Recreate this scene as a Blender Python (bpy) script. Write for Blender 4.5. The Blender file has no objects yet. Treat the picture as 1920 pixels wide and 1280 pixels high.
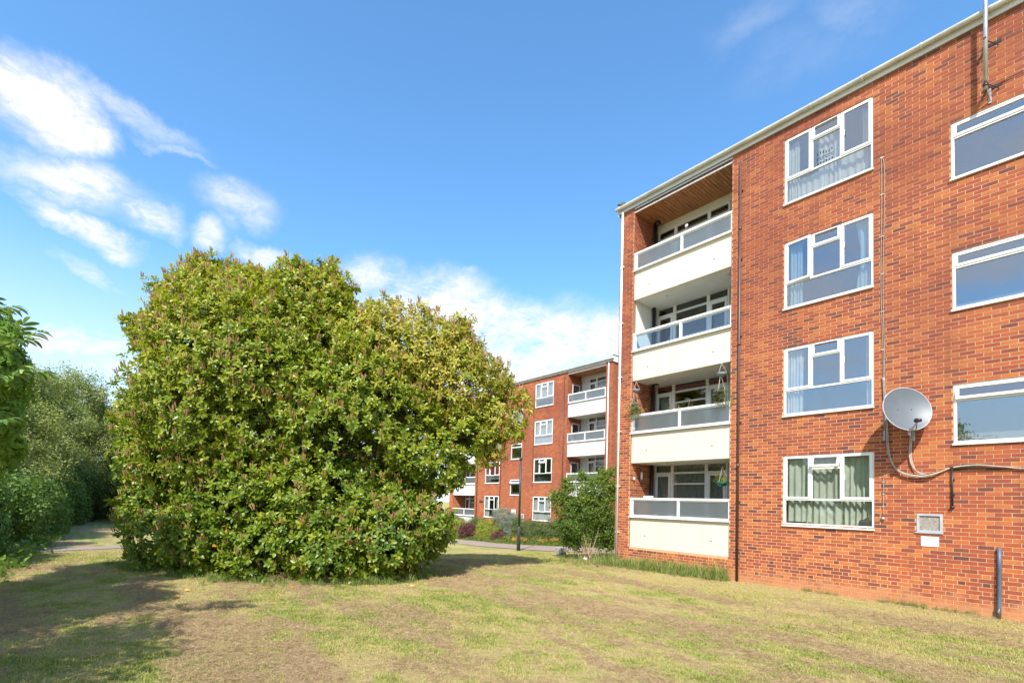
import bpy, math, random
import numpy as np
from mathutils import Vector, Matrix

random.seed(7)
RNG = np.random.default_rng(11)
SC = bpy.context.scene
COL = SC.collection

# ------------------------------------------------------------------ camera
cam = bpy.data.cameras.new("camera")
cam_ob = bpy.data.objects.new("camera", cam)
COL.objects.link(cam_ob)
SC.camera = cam_ob
R3 = Vector((0.64131227, 0.76674829, 0.02855923))
U3 = Vector((0.01464947, -0.04945053, 0.99866913))
F3 = Vector((-0.76714012, 0.64004039, 0.04294569))
EYE = Vector((0.0, -12.343, 1.817))
cam_ob.matrix_world = Matrix((
    (R3.x, U3.x, -F3.x, EYE.x), (R3.y, U3.y, -F3.y, EYE.y),
    (R3.z, U3.z, -F3.z, EYE.z), (0, 0, 0, 1)))
cam.sensor_width = 36.0
cam.lens = 926.387 / 1920 * 36
cam.shift_y = 0.1361
cam.clip_start = 0.05
cam.clip_end = 3000

# ------------------------------------------------------------------ world and sun
SUN_EL, SUN_AZ = math.radians(46), math.radians(142)
world = bpy.data.worlds.new("World")
SC.world = world
world.use_nodes = True
WT = world.node_tree
WN, WL = WT.nodes, WT.links
bg = WN["Background"]
sky = WN.new("ShaderNodeTexSky")
sky.sky_type = 'NISHITA'
sky.sun_disc = False
sky.sun_elevation = SUN_EL
sky.sun_rotation = SUN_AZ
sky.air_density = 1.0
sky.dust_density = 0.6
sky.ozone_density = 1.6
SKY_STRENGTH = 0.15
SKY_GAIN = (0.72, 1.10, 1.29)
CLOUD_COL = (4.4, 4.35, 4.45)
# cloud banks: direction of the centre, its axes, angular radii and thickness
CLOUDS=[ (-0.869,-0.077,0.489,-1.059,0.045,1.685,0.063,0.042,1.0),(-0.861,-0.104,0.497,-1.027,-0.281,1.525,0.03,0.025,0.8),(-0.877,-0.038,0.479,-1.067,-0.129,1.543,0.036,0.029,0.9),(-0.904,-0.055,0.425,-1.129,-0.111,1.579,0.073,0.03,0.75),(-0.904,-0.099,0.416,-1.12,-0.307,1.534,0.043,0.02,0.5),(-0.86,0.014,0.511,-1.034,0.063,1.591,0.075,0.015,0.4),(-0.867,0.066,0.494,-1.054,-0.028,1.479,0.048,0.007,0.35),(-0.927,-0.039,0.373,-1.175,0.256,1.719,0.074,0.02,0.95),(-0.933,0.0,0.359,-1.183,0.32,1.698,0.033,0.02,0.7),(-0.912,0.035,0.408,-1.148,0.107,1.581,0.044,0.025,0.8),(-0.908,-0.012,0.419,-1.138,-0.064,1.555,0.066,0.03,0.35),(-0.874,0.153,0.461,-1.084,-0.178,1.304,0.058,0.033,0.6),(-0.886,0.145,0.441,-1.098,-0.253,1.281,0.023,0.031,0.3),(-0.908,0.121,0.401,-1.144,-0.254,1.325,0.032,0.021,0.65),(-0.895,0.201,0.399,-1.15,-0.212,1.257,0.043,0.022,0.8),(-0.948,-0.025,0.318,-1.23,0.315,1.707,0.057,0.014,0.4),(-0.975,-0.044,0.218,-1.349,-0.14,1.585,0.123,0.037,0.8),(-0.969,-0.084,0.23,-1.335,-0.165,1.618,0.095,0.016,0.5),(-0.984,-0.048,0.171,-1.396,-0.191,1.586,0.145,0.031,0.6),(-0.841,0.361,0.403,-1.152,-0.134,1.105,0.059,0.044,0.75),(-0.868,0.34,0.361,-1.197,-0.138,1.144,0.057,0.046,0.8),(-0.843,0.406,0.353,-1.208,-0.109,1.08,0.099,0.058,1.0),(-0.79,0.501,0.353,-1.205,0.152,1.063,0.132,0.061,1.0),(-0.736,0.59,0.331,-1.232,0.094,0.928,0.134,0.06,1.0),(-0.671,0.671,0.314,-1.252,0.001,0.786,0.141,0.071,1.0),(-0.612,0.727,0.313,-1.253,0.026,0.708,0.108,0.062,1.0),(-0.691,0.632,0.351,-1.195,0.3,0.946,0.062,0.037,0.7),(-0.653,0.666,0.36,-1.184,-0.306,0.654,0.036,0.016,0.6),(-0.758,0.508,0.409,-1.148,-0.064,0.952,0.03,0.011,0.3),(-0.786,0.565,0.252,-1.316,-0.045,0.935,0.306,0.084,1.0),(-0.896,0.339,0.289,-1.276,-0.123,1.172,0.116,0.058,0.9),(-0.526,0.812,0.251,-1.316,0.047,0.587,0.179,0.11,1.0),(-0.299,0.671,0.678,-0.825,-0.002,0.418,0.054,0.02,0.22),(-0.196,0.73,0.654,-0.815,0.305,0.538,0.054,0.022,0.25),(-0.265,0.726,0.634,-0.884,0.002,0.352,0.085,0.035,0.12) ]

def wnode(kind, **kw):
    n = WN.new(kind)
    for k, v in kw.items():
        setattr(n, k, v)
    return n

def wmath(op, a, b=None, clamp=False):
    n = WN.new("ShaderNodeMath"); n.operation = op; n.use_clamp = clamp
    for i, s in enumerate((a, b)):
        if s is None: continue
        if isinstance(s, (int, float)): n.inputs[i].default_value = s
        else: WL.new(s, n.inputs[i])
    return n.outputs[0]

tc = WN.new("ShaderNodeTexCoord")
DIR = tc.outputs["Generated"]
# domain warp so that edges are wispy
wn = wnode("ShaderNodeTexNoise"); wn.inputs["Scale"].default_value = 7.0
wn.inputs["Detail"].default_value = 7.0; wn.inputs["Roughness"].default_value = .62
WL.new(DIR, wn.inputs["Vector"])
vs = wnode("ShaderNodeVectorMath", operation='SUBTRACT'); WL.new(wn.outputs["Color"], vs.inputs[0]); vs.inputs[1].default_value = (.5, .5, .5)
vm = wnode("ShaderNodeVectorMath", operation='SCALE'); WL.new(vs.outputs[0], vm.inputs[0]); vm.inputs["Scale"].default_value = .10
va = wnode("ShaderNodeVectorMath", operation='ADD'); WL.new(DIR, va.inputs[0]); WL.new(vm.outputs[0], va.inputs[1])
WARP = va.outputs[0]
dens = None
for (cx, cy, cz, ex, ey, ez, ra, rb, st) in CLOUDS:
    mp = wnode("ShaderNodeMapping", vector_type='TEXTURE')
    WL.new(WARP, mp.inputs["Vector"])
    mp.inputs["Location"].default_value = (cx, cy, cz)
    mp.inputs["Rotation"].default_value = (ex, ey, ez)
    mp.inputs["Scale"].default_value = (ra, rb, .5)
    ln = wnode("ShaderNodeVectorMath", operation='LENGTH'); WL.new(mp.outputs[0], ln.inputs[0])
    mr = wnode("ShaderNodeMapRange", interpolation_type='SMOOTHSTEP')
    WL.new(ln.outputs["Value"], mr.inputs["Value"])
    mr.inputs["From Min"].default_value = 1.4; mr.inputs["From Max"].default_value = 0.25
    mr.inputs["To Min"].default_value = 0; mr.inputs["To Max"].default_value = st * (.5 if st < .27 else 1)
    dens = mr.outputs[0] if dens is None else wmath('MAXIMUM', dens, mr.outputs[0])
# fine structure inside the banks
n2 = wnode("ShaderNodeTexNoise"); n2.inputs["Scale"].default_value = 9.0; n2.inputs["Detail"].default_value = 8.0
n2.inputs["Roughness"].default_value = .6
mp2 = wnode("ShaderNodeMapping"); mp2.inputs["Scale"].default_value = (1, 1, 2.2); mp2.inputs["Rotation"].default_value = (.35, 0, 0)
WL.new(DIR, mp2.inputs["Vector"]); WL.new(mp2.outputs[0], n2.inputs["Vector"])
n4 = wnode("ShaderNodeTexNoise"); n4.inputs["Scale"].default_value = 34.0; n4.inputs["Detail"].default_value = 9.0; n4.inputs["Roughness"].default_value = .68; n4.inputs["Distortion"].default_value = .6
WL.new(mp2.outputs[0], n4.inputs["Vector"])
nf = wmath('ADD', wmath('MULTIPLY', n2.outputs["Fac"], .55), wmath('MULTIPLY', n4.outputs["Fac"], .45))
fine = wnode("ShaderNodeMapRange"); WL.new(nf, fine.inputs["Value"])
fine.inputs["From Min"].default_value = .36; fine.inputs["From Max"].default_value = .58
fine.inputs["To Min"].default_value = .30; fine.inputs["To Max"].default_value = 1.25
dens = wmath('MULTIPLY', dens, fine.outputs[0])
# the same broken cloud elsewhere in the sky (reflected in the windows)
n3 = wnode("ShaderNodeTexNoise"); n3.inputs["Scale"].default_value = 2.6; n3.inputs["Detail"].default_value = 8.0
mp3 = wnode("ShaderNodeMapping"); mp3.inputs["Scale"].default_value = (1, 1, 2.0); mp3.inputs["Location"].default_value = (3.1, 1.7, .4)
WL.new(DIR, mp3.inputs["Vector"]); WL.new(mp3.outputs[0], n3.inputs["Vector"])
gen = wnode("ShaderNodeMapRange", interpolation_type='SMOOTHSTEP'); WL.new(n3.outputs["Fac"], gen.inputs["Value"])
gen.inputs["From Min"].default_value = .30; gen.inputs["From Max"].default_value = .58; gen.inputs["To Max"].default_value = .8
# those generic clouds stay clear of the blue part of the sky over the roofs
sep = wnode("ShaderNodeSeparateXYZ"); WL.new(DIR, sep.inputs[0])
south = wnode("ShaderNodeMapRange", interpolation_type='SMOOTHSTEP'); WL.new(sep.outputs["Y"], south.inputs["Value"])
south.inputs["From Min"].default_value = -.12; south.inputs["From Max"].default_value = -.34
dens = wmath('MAXIMUM', dens, wmath('MULTIPLY', gen.outputs[0], south.outputs[0]))
# thin veil near the horizon
hz = wnode("ShaderNodeMapRange", interpolation_type='SMOOTHSTEP'); WL.new(sep.outputs["Z"], hz.inputs["Value"])
hz.inputs["From Min"].default_value = .42; hz.inputs["From Max"].default_value = .04; hz.inputs["To Max"].default_value = .68
dens = wmath('MAXIMUM', dens, hz.outputs[0])
dens = wmath('MINIMUM', dens, 1.0)
gain = wnode("ShaderNodeMix", data_type='RGBA', blend_type='MULTIPLY'); gain.inputs[0].default_value = 1
WL.new(sky.outputs[0], gain.inputs[6]); gain.inputs[7].default_value = (*SKY_GAIN, 1)
mix = wnode("ShaderNodeMix", data_type='RGBA'); WL.new(dens, mix.inputs[0])
WL.new(gain.outputs[2], mix.inputs[6])
mix.inputs[7].default_value = (*CLOUD_COL, 1)
WL.new(mix.outputs[2], bg.inputs["Color"])
bg.inputs["Strength"].default_value = SKY_STRENGTH

sun = bpy.data.lights.new("sun", 'SUN')
sun.energy = 4.3
sun.angle = math.radians(0.55)
sun.color = (1.0, 0.945, 0.88)
sun_ob = bpy.data.objects.new("sun", sun)
COL.objects.link(sun_ob)
SD = Vector((math.sin(SUN_AZ) * math.cos(SUN_EL), math.cos(SUN_AZ) * math.cos(SUN_EL), math.sin(SUN_EL)))
sun_ob.rotation_euler = SD.to_track_quat('Z', 'Y').to_euler()
sun_ob.location = (0, -12, 30)

SC.view_settings.view_transform = 'Standard'
SC.view_settings.look = 'None'
SC.view_settings.gamma = 1
SC.view_settings.use_curve_mapping = False
SC.view_settings.exposure = 0.80
SC.render.engine = 'CYCLES'
SC.cycles.max_bounces = 7
SC.cycles.diffuse_bounces = 3
SC.cycles.glossy_bounces = 3
SC.cycles.transmission_bounces = 6
SC.cycles.transparent_max_bounces = 12
SC.cycles.caustics_reflective = False
SC.cycles.caustics_refractive = False

# ------------------------------------------------------------------ materials
class NT:
    def __init__(s, name):
        s.m = bpy.data.materials.new(name); s.m.use_nodes = True
        s.t = s.m.node_tree; s.n = s.t.nodes; s.l = s.t.links
        s.p = s.n["Principled BSDF"]; s.out = s.n["Material Output"]
    def new(s, kind, **kw):
        n = s.n.new(kind)
        for k, v in kw.items(): setattr(n, k, v)
        return n
    def noise(s, vec, scale, detail=4, rough=.55, sc3=None):
        n = s.new("ShaderNodeTexNoise"); n.inputs["Scale"].default_value = scale
        n.inputs["Detail"].default_value = detail; n.inputs["Roughness"].default_value = rough
        if sc3:
            mp = s.new("ShaderNodeMapping"); mp.inputs["Scale"].default_value = sc3
            s.l.new(vec, mp.inputs["Vector"]); vec = mp.outputs[0]
        s.l.new(vec, n.inputs["Vector"]); return n.outputs["Fac"]
    def pos(s):
        return s.new("ShaderNodeNewGeometry").outputs["Position"]
    def rng(s, v, a, b, c=0, d=1, smooth=False):
        n = s.new("ShaderNodeMapRange")
        if smooth: n.interpolation_type = 'SMOOTHSTEP'
        s.l.new(v, n.inputs["Value"])
        for k, x in zip(("From Min", "From Max", "To Min", "To Max"), (a, b, c, d)): n.inputs[k].default_value = x
        return n.outputs[0]
    def ramp(s, v, stops, interp='LINEAR'):
        n = s.new("ShaderNodeValToRGB"); e = n.color_ramp.elements; n.color_ramp.interpolation = interp
        while len(e) > 1: e.remove(e[-1])
        e[0].position = stops[0][0]; e[0].color = (*stops[0][1], 1)
        for p, c in stops[1:]:
            q = e.new(p); q.color = (*c, 1)
        s.l.new(v, n.inputs[0]); return n.outputs[0]
    def mixc(s, f, a, b, blend='MIX'):
        n = s.new("ShaderNodeMix", data_type='RGBA', blend_type=blend)
        for i, x in ((0, f), (6, a), (7, b)):
            if isinstance(x, (int, float)): n.inputs[i].default_value = x
            elif isinstance(x, tuple): n.inputs[i].default_value = (*x, 1)
            else: s.l.new(x, n.inputs[i])
        return n.outputs[2]
    def math(s, op, a, b=0.0, clamp=False):
        n = s.new("ShaderNodeMath", operation=op, use_clamp=clamp)
        for i, x in ((0, a), (1, b)):
            if isinstance(x, (int, float)): n.inputs[i].default_value = x
            else: s.l.new(x, n.inputs[i])
        return n.outputs[0]
    def attr(s, name, kind='GEOMETRY'):
        n = s.new("ShaderNodeAttribute", attribute_name=name, attribute_type=kind); return n.outputs["Fac"]
    def bump(s, h, strength=.3, dist=.01):
        n = s.new("ShaderNodeBump"); n.inputs["Strength"].default_value = strength; n.inputs["Distance"].default_value = dist
        s.l.new(h, n.inputs["Height"]); s.l.new(n.outputs[0], s.p.inputs["Normal"])
    def base(s, c):
        if isinstance(c, tuple): s.p.inputs["Base Color"].default_value = (*c, 1)
        else: s.l.new(c, s.p.inputs["Base Color"])
    def rough(s, r): s.p.inputs["Roughness"].default_value = r
    def translucent(s, col, f):
        tr = s.new("ShaderNodeBsdfTranslucent")
        if isinstance(col, tuple): tr.inputs[0].default_value = (*col, 1)
        else: s.l.new(col, tr.inputs[0])
        mx = s.new("ShaderNodeMixShader"); mx.inputs[0].default_value = f
        s.l.new(s.p.outputs[0], mx.inputs[1]); s.l.new(tr.outputs[0], mx.inputs[2])
        s.l.new(mx.outputs[0], s.out.inputs[0])

def plain(name, c, rough=.6, var=.12, nscale=6, bump=0, metal=0, sc3=None, spec=.5):
    t = NT(name); v = t.pos()
    f = t.noise(v, nscale, 5, .6, sc3)
    lo = tuple(x * (1 - var) for x in c); hi = tuple(min(1, x * (1 + var * .8)) for x in c)
    t.base(t.ramp(f, [(.3, lo), (.7, hi)]))
    t.rough(rough); t.p.inputs["Metallic"].default_value = metal
    t.p.inputs["Specular IOR Level"].default_value = spec
    if bump: t.bump(t.noise(v, nscale * 12, 4), bump, .004)
    return t.m

BRICK_STOPS = [(0, (.13, .055, .045)), (.04, (.23, .066, .044)), (.16, (.30, .075, .040)), (.42, (.345, .086, .040)),
               (.62, (.40, .104, .041)), (.82, (.45, .132, .044)), (1, (.49, .168, .052))]

def weather(t, c, v):
    """soil splashed on the lowest courses, sooty patches higher up"""
    sx = t.new("ShaderNodeSeparateXYZ"); t.l.new(v, sx.inputs[0])
    big = t.noise(v, .35, 4, .6)
    hi = t.rng(sx.outputs["Z"], 1.5, 8.0, .1, 1)
    m = t.math('MULTIPLY', t.rng(big, .30, .60), hi)
    c = t.mixc(t.math('MULTIPLY', m, .68), c, (.20, .052, .034), 'MIX')
    streak = t.noise(v, 1.0, 5, .65, (3.0, 3.0, .35))
    c = t.mixc(t.math('MULTIPLY', t.rng(streak, .52, .72), .35), c, (.14, .05, .035), 'MIX')
    nz = t.noise(v, 3.0, 5, .65)
    zz = t.math('SUBTRACT', sx.outputs["Z"], t.rng(nz, .3, .7, -.12, .22))
    splash = t.rng(zz, .34, .04, 0, .82, True)
    c = t.mixc(splash, c, (.50, .235, .11))
    g = t.noise(v, 42, 4, .7)
    return t.mixc(.55, c, t.ramp(g, [(.25, (.62, .6, .6)), (.5, (1, 1, 1)), (.8, (1.15, 1.12, 1.1))]), 'MULTIPLY')

def brick_mat(name, kind):
    t = NT(name); v = t.pos()
    if kind == 'OBJ':
        r = t.new("ShaderNodeObjectInfo").outputs["Random"]
    else:
        r = t.attr("rnd")
    big = t.noise(v, .8, 3, .5)
    r2 = t.math('ADD', r, t.rng(big, .3, .7, -.10, .10), True)
    c = t.ramp(r2, BRICK_STOPS)
    t.base(weather(t, c, v)); t.rough(.85); t.p.inputs["Specular IOR Level"].default_value = .25
    t.bump(t.noise(v, 120, 4, .7), .35, .003)
    return t.m

def brick_texture_mat(name):
    """brickwork too far off for its bricks to be told apart: uses the UV map in metres"""
    t = NT(name); v = t.pos()
    uv = t.new("ShaderNodeUVMap"); uv.uv_map = "UVMap"
    b = t.new("ShaderNodeTexBrick"); t.l.new(uv.outputs[0], b.inputs["Vector"])
    b.offset = .5; b.inputs["Scale"].default_value = 1.0; b.inputs["Brick Width"].default_value = .225
    b.inputs["Row Height"].default_value = .0752; b.inputs["Mortar Size"].default_value = .0048
    b.inputs["Mortar Smooth"].default_value = .1
    b.inputs["Color1"].default_value = (0, 0, 0, 1); b.inputs["Color2"].default_value = (1, 1, 1, 1)
    b.inputs["Mortar"].default_value = (.5, .5, .5, 1)
    r2 = t.math('ADD', t.rng(b.outputs["Color"], 0, 1, .12, .95), t.rng(t.noise(v, .8, 3), .3, .7, -.10, .10), True)
    c = t.ramp(r2, BRICK_STOPS)
    c = t.mixc(b.outputs["Fac"], c, (.56, .36, .20))
    t.base(weather(t, c, v)); t.rough(.85); t.p.inputs["Specular IOR Level"].default_value = .25
    t.bump(t.math('SUBTRACT', 1.0, b.outputs["Fac"]), .5, .006)
    return t.m

def glass_mat(name, refl=.16, tint=(.93, .96, .95), rough=.0):
    t = NT(name)
    tr = t.new("ShaderNodeBsdfTransparent"); tr.inputs[0].default_value = (*tint, 1)
    gl = t.new("ShaderNodeBsdfGlossy"); gl.inputs["Color"].default_value = (.92, .95, 1, 1); gl.inputs["Roughness"].default_value = rough
    lw = t.new("ShaderNodeLayerWeight"); lw.inputs["Blend"].default_value = .5
    nz = t.noise(t.pos(), 2.2, 2)
    bp = t.new("ShaderNodeBump"); bp.inputs["Strength"].default_value = .06; bp.inputs["Distance"].default_value = .02
    t.l.new(nz, bp.inputs["Height"]); t.l.new(bp.outputs[0], gl.inputs["Normal"])
    f = t.math('ADD', t.math('MULTIPLY', t.math('POWER', lw.outputs["Facing"], 4.0), .85), refl, True)
    mx = t.new("ShaderNodeMixShader"); t.l.new(f, mx.inputs[0])
    t.l.new(tr.outputs[0], mx.inputs[1]); t.l.new(gl.outputs[0], mx.inputs[2]); t.l.new(mx.outputs[0], t.out.inputs[0])
    return t.m

def frosted_mat(name, amount=.36):
    t = NT(name)
    rf = t.new("ShaderNodeBsdfRefraction"); rf.inputs["IOR"].default_value = 1.12; rf.inputs["Roughness"].default_value = .42
    rf.inputs["Color"].default_value = (.86, .94, .97, 1)
    tl = t.new("ShaderNodeBsdfTranslucent"); tl.inputs[0].default_value = (.55, .62, .64, 1)
    df = t.new("ShaderNodeBsdfDiffuse"); df.inputs[0].default_value = (.50, .55, .57, 1)
    gl = t.new("ShaderNodeBsdfGlossy"); gl.inputs["Roughness"].default_value = .22
    a = t.new("ShaderNodeMixShader"); a.inputs[0].default_value = amount; t.l.new(rf.outputs[0], a.inputs[1]); t.l.new(tl.outputs[0], a.inputs[2])
    b = t.new("ShaderNodeMixShader"); b.inputs[0].default_value = .17; t.l.new(a.outputs[0], b.inputs[1]); t.l.new(df.outputs[0], b.inputs[2])
    c = t.new("ShaderNodeMixShader"); t.l.new(b.outputs[0], c.inputs[1]); t.l.new(gl.outputs[0], c.inputs[2])
    c.inputs[0].default_value = .07
    t.l.new(c.outputs[0], t.out.inputs[0])
    return t.m

def leaf_mat(name, stops, rough=.42, trans=.28, spec=.5, jitter=.35, glow=(1.25, 1.35, .6)):
    """leaf colour from the sprig (instancer) and the leaf inside the sprig"""
    t = NT(name)
    a = t.attr("col", 'INSTANCER'); b = t.attr("lc")
    f = t.math('ADD', t.math('MULTIPLY', a, 1 - jitter), t.math('MULTIPLY', b, jitter))
    c = t.ramp(f, stops)
    t.base(c); t.rough(rough); t.p.inputs["Specular IOR Level"].default_value = spec
    t.translucent(t.mixc(1.0, c, glow, 'MULTIPLY'), trans)
    return t.m

M = {}
M['brick'] = brick_mat("brick_face", 'ATTR')
M['brick1'] = brick_mat("brick_face_single", 'OBJ')
M['brick_far'] = brick_texture_mat("brickwork_far")
t = NT("mortar"); v = t.pos(); t.base(weather(t, t.ramp(t.noise(v, 30, 4), [(.3, (.52, .31, .165)), (.7, (.70, .455, .26))]), v)); t.rough(.95); M['mortar'] = t.m
M['upvc'] = plain("white_upvc", (.78, .78, .77), .3, .04, 3, spec=.5)
M['fascia'] = plain("white_fascia", (.70, .71, .75), .4, .08, 1.5, sc3=(1, 1, 6))
M['gutter'] = plain("grey_white_gutter", (.66, .67, .66), .4, .22, 2.5)

def render_mat(name, c):
    t = NT(name); v = t.pos()
    a = t.ramp(t.noise(v, 1.4, 5, .6), [(.3, tuple(x * .94 for x in c)), (.7, c)])
    a = t.mixc(t.math('MULTIPLY', t.rng(t.noise(v, 1.0, 6, .7, (7, 7, .45)), .54, .72), .22), a, (.34, .31, .24))
    t.base(a); t.rough(.75); t.bump(t.noise(v, 60, 3), .12, .003); return t.m
M['cream'] = render_mat("cream_render", (.72, .645, .52))
M['white_render'] = render_mat("white_render", (.70, .69, .67))
M['soffit'] = plain("painted_soffit", (.72, .72, .68), .8, .08, 1.5)
M['timber'] = plain("soffit_timber", (.46, .20, .08), .5, .45, 3, sc3=(6, .8, 6))
M['roof'] = plain("roof_felt", (.12, .12, .12), .9, .2, 2)
M['dark_trim'] = plain("dark_trim", (.035, .035, .035), .6, .2, 4)
M['black_pipe'] = plain("black_iron_pipe", (.018, .019, .021), .4, .3, 6)
M['brown_pipe'] = plain("brown_downpipe", (.10, .05, .042), .45, .2, 3)
M['white_pipe'] = plain("white_downpipe", (.80, .80, .79), .35, .06, 2)
M['blue_pipe'] = plain("slate_blue_pipe", (.075, .11, .155), .45, .25, 5)
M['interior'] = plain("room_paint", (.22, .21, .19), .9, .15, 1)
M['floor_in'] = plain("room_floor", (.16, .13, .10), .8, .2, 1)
M['glass'] = glass_mat("window_glass", .19)
M['glass_low'] = glass_mat("window_glass_clear", .06)
M['frosted'] = frosted_mat("frosted_balcony_glass")
M['frosted_light'] = glass_mat("lightly_tinted_glass", .05, (.78, .90, .97), .12)
M['galv'] = plain("galvanised_steel", (.52, .53, .54), .38, .25, 8, metal=.8)
M['dish'] = plain("grey_dish_paint", (.11, .126, .145), .45, .07, 5)
M['dish_rim'] = plain("pale_dish_rim", (.42, .45, .48), .4, .06, 5)
M['black_plastic'] = plain("black_plastic", (.02, .02, .022), .4, .2, 8)
M['cable_grey'] = plain("grey_cable", (.34, .29, .24), .6, .2, 8)
M['cable_white'] = plain("dirty_white_cable", (.55, .46, .38), .6, .2, 8)
M['cable_black'] = plain("black_cable", (.03, .028, .026), .6, .2, 8)
M['plate'] = plain("pinkish_plate", (.80, .74, .76), .5, .05, 4)
M['plate_ink'] = plain("plate_ink", (.60, .52, .58), .5, .1, 40)
M['mesh'] = plain("vent_mesh", (.30, .27, .23), .8, .65, 60)
M['grey_metal'] = plain("grey_metal", (.40, .42, .45), .5, .15, 6)
M['lamp'] = plain("dark_lamp_post", (.045, .05, .048), .5, .25, 5)
M['bark'] = plain("bark", (.15, .115, .08), .9, .35, 8, .5)
M['stem_tan'] = plain("tan_stem", (.40, .28, .165), .8, .3, 10, .3)
M['stone'] = plain("weathered_stone", (.34, .31, .27), .9, .3, 5, .5)
M['moss'] = plain("mossy_block", (.13, .11, .045), .95, .5, 14, .6)
M['red_line'] = plain("red_line", (.45, .08, .06), .6, .1, 5)
M['grey_pot'] = plain("grey_pot", (.20, .22, .26), .5, .35, 25)
M['green_pot'] = plain("green_basket", (.01, .12, .09), .4, .2, 10)
M['fence'] = plain("grey_fence_wood", (.30, .29, .27), .9, .25, 6)

def cloth(name, c, trans=.35):
    t = NT(name); v = t.pos()
    cc = t.ramp(t.noise(v, 5, 4), [(.3, tuple(x * .82 for x in c)), (.7, c)])
    t.base(cc); t.rough(.95); t.p.inputs["Specular IOR Level"].default_value = .1
    t.translucent(cc, trans); return t.m
M['drape'] = cloth("sage_drape", (.66, .68, .56))
M['sheer'] = cloth("white_sheer", (.85, .85, .84), .5)
M['net'] = cloth("grey_net", (.50, .48, .43), .4)
M['bluecloth'] = cloth("pale_blue_curtain", (.45, .60, .72), .4)
M['redcloth'] = cloth("red_curtain", (.55, .035, .06), .3)

# leaves
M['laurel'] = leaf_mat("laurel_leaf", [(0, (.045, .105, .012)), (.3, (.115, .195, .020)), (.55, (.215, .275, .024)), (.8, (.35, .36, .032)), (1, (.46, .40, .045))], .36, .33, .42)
M['laurel_yellow'] = leaf_mat("laurel_leaf_yellow", [(0, (.11, .15, .018)), (.35, (.24, .26, .03)), (.65, (.37, .34, .04)), (1, (.50, .37, .07))], .42, .32, .35)
M['spike'] = leaf_mat("laurel_flower_spike", [(0, (.22, .12, .045)), (.5, (.36, .21, .08)), (1, (.46, .32, .12))], .8, .1, .2)
M['orange_leaf'] = leaf_mat("turning_leaf", [(0, (.50, .17, .015)), (1, (.62, .36, .02))], .5, .25)
M['far_leaf'] = leaf_mat("tree_leaf", [(0, (.09, .12, .035)), (.4, (.20, .24, .07)), (.75, (.32, .35, .12)), (1, (.44, .44, .19))], .6, .35, .2)
M['hedge_leaf'] = leaf_mat("hedge_leaf", [(0, (.05, .10, .02)), (.5, (.13, .215, .04)), (1, (.26, .34, .07))], .55, .3, .3)
M['elder_leaf'] = leaf_mat("elder_leaf", [(0, (.11, .20, .03)), (.5, (.22, .36, .05)), (1, (.38, .50, .09))], .5, .42, .3)
M['shrub_leaf'] = leaf_mat("shrub_leaf", [(0, (.06, .11, .02)), (.5, (.14, .215, .035)), (1, (.27, .33, .05))], .5, .35, .3)
M['purple_leaf'] = leaf_mat("purple_leaf", [(0, (.075, .03, .035)), (1, (.20, .08, .07))], .6, .2, .3)
M['silver_leaf'] = leaf_mat("silver_leaf", [(0, (.16, .20, .15)), (1, (.34, .38, .30))], .7, .2, .2)
M['yellow_leaf'] = leaf_mat("yellow_green_leaf", [(0, (.16, .22, .03)), (1, (.40, .42, .06))], .5, .3, .3)
M['bed_leaf'] = leaf_mat("bed_leaf", [(0, (.06, .10, .03)), (.5, (.12, .17, .055)), (1, (.24, .26, .10))], .6, .3, .3)
M['grass'] = leaf_mat("grass_blade", [(0, (.52, .39, .20)), (.25, (.56, .47, .22)), (.5, (.46, .42, .145)), (.75, (.36, .385, .10)), (1, (.21, .275, .06))], .7, .3, .15, .3, (1.1, 1.1, .8))
M['tallgrass'] = leaf_mat("tall_grass_blade", [(0, (.42, .33, .17)), (.3, (.28, .31, .09)), (1, (.12, .22, .04))], .6, .3, .2, .5)
M['thatch'] = leaf_mat("dry_clippings", [(0, (.14, .09, .045)), (.3, (.33, .225, .12)), (.65, (.47, .345, .20)), (1, (.64, .50, .31))], .9, .1, .1, .6, (1, 1, 1))

# ------------------------------------------------------------------ mesh helpers
ORIG = {}
def link(o): COL.objects.link(o); return o
def thing(name, label, cat, loc=(0, 0, 0), group=None):
    o = link(bpy.data.objects.new(name, None)); o.location = loc; o.empty_display_size = .2
    o["label"] = label; o["category"] = cat
    if group: o["group"] = group
    ORIG[o.name] = Vector(loc); return o
def origin(o): return ORIG.get(o.name, Vector((0, 0, 0))) if o else Vector((0, 0, 0))

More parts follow.
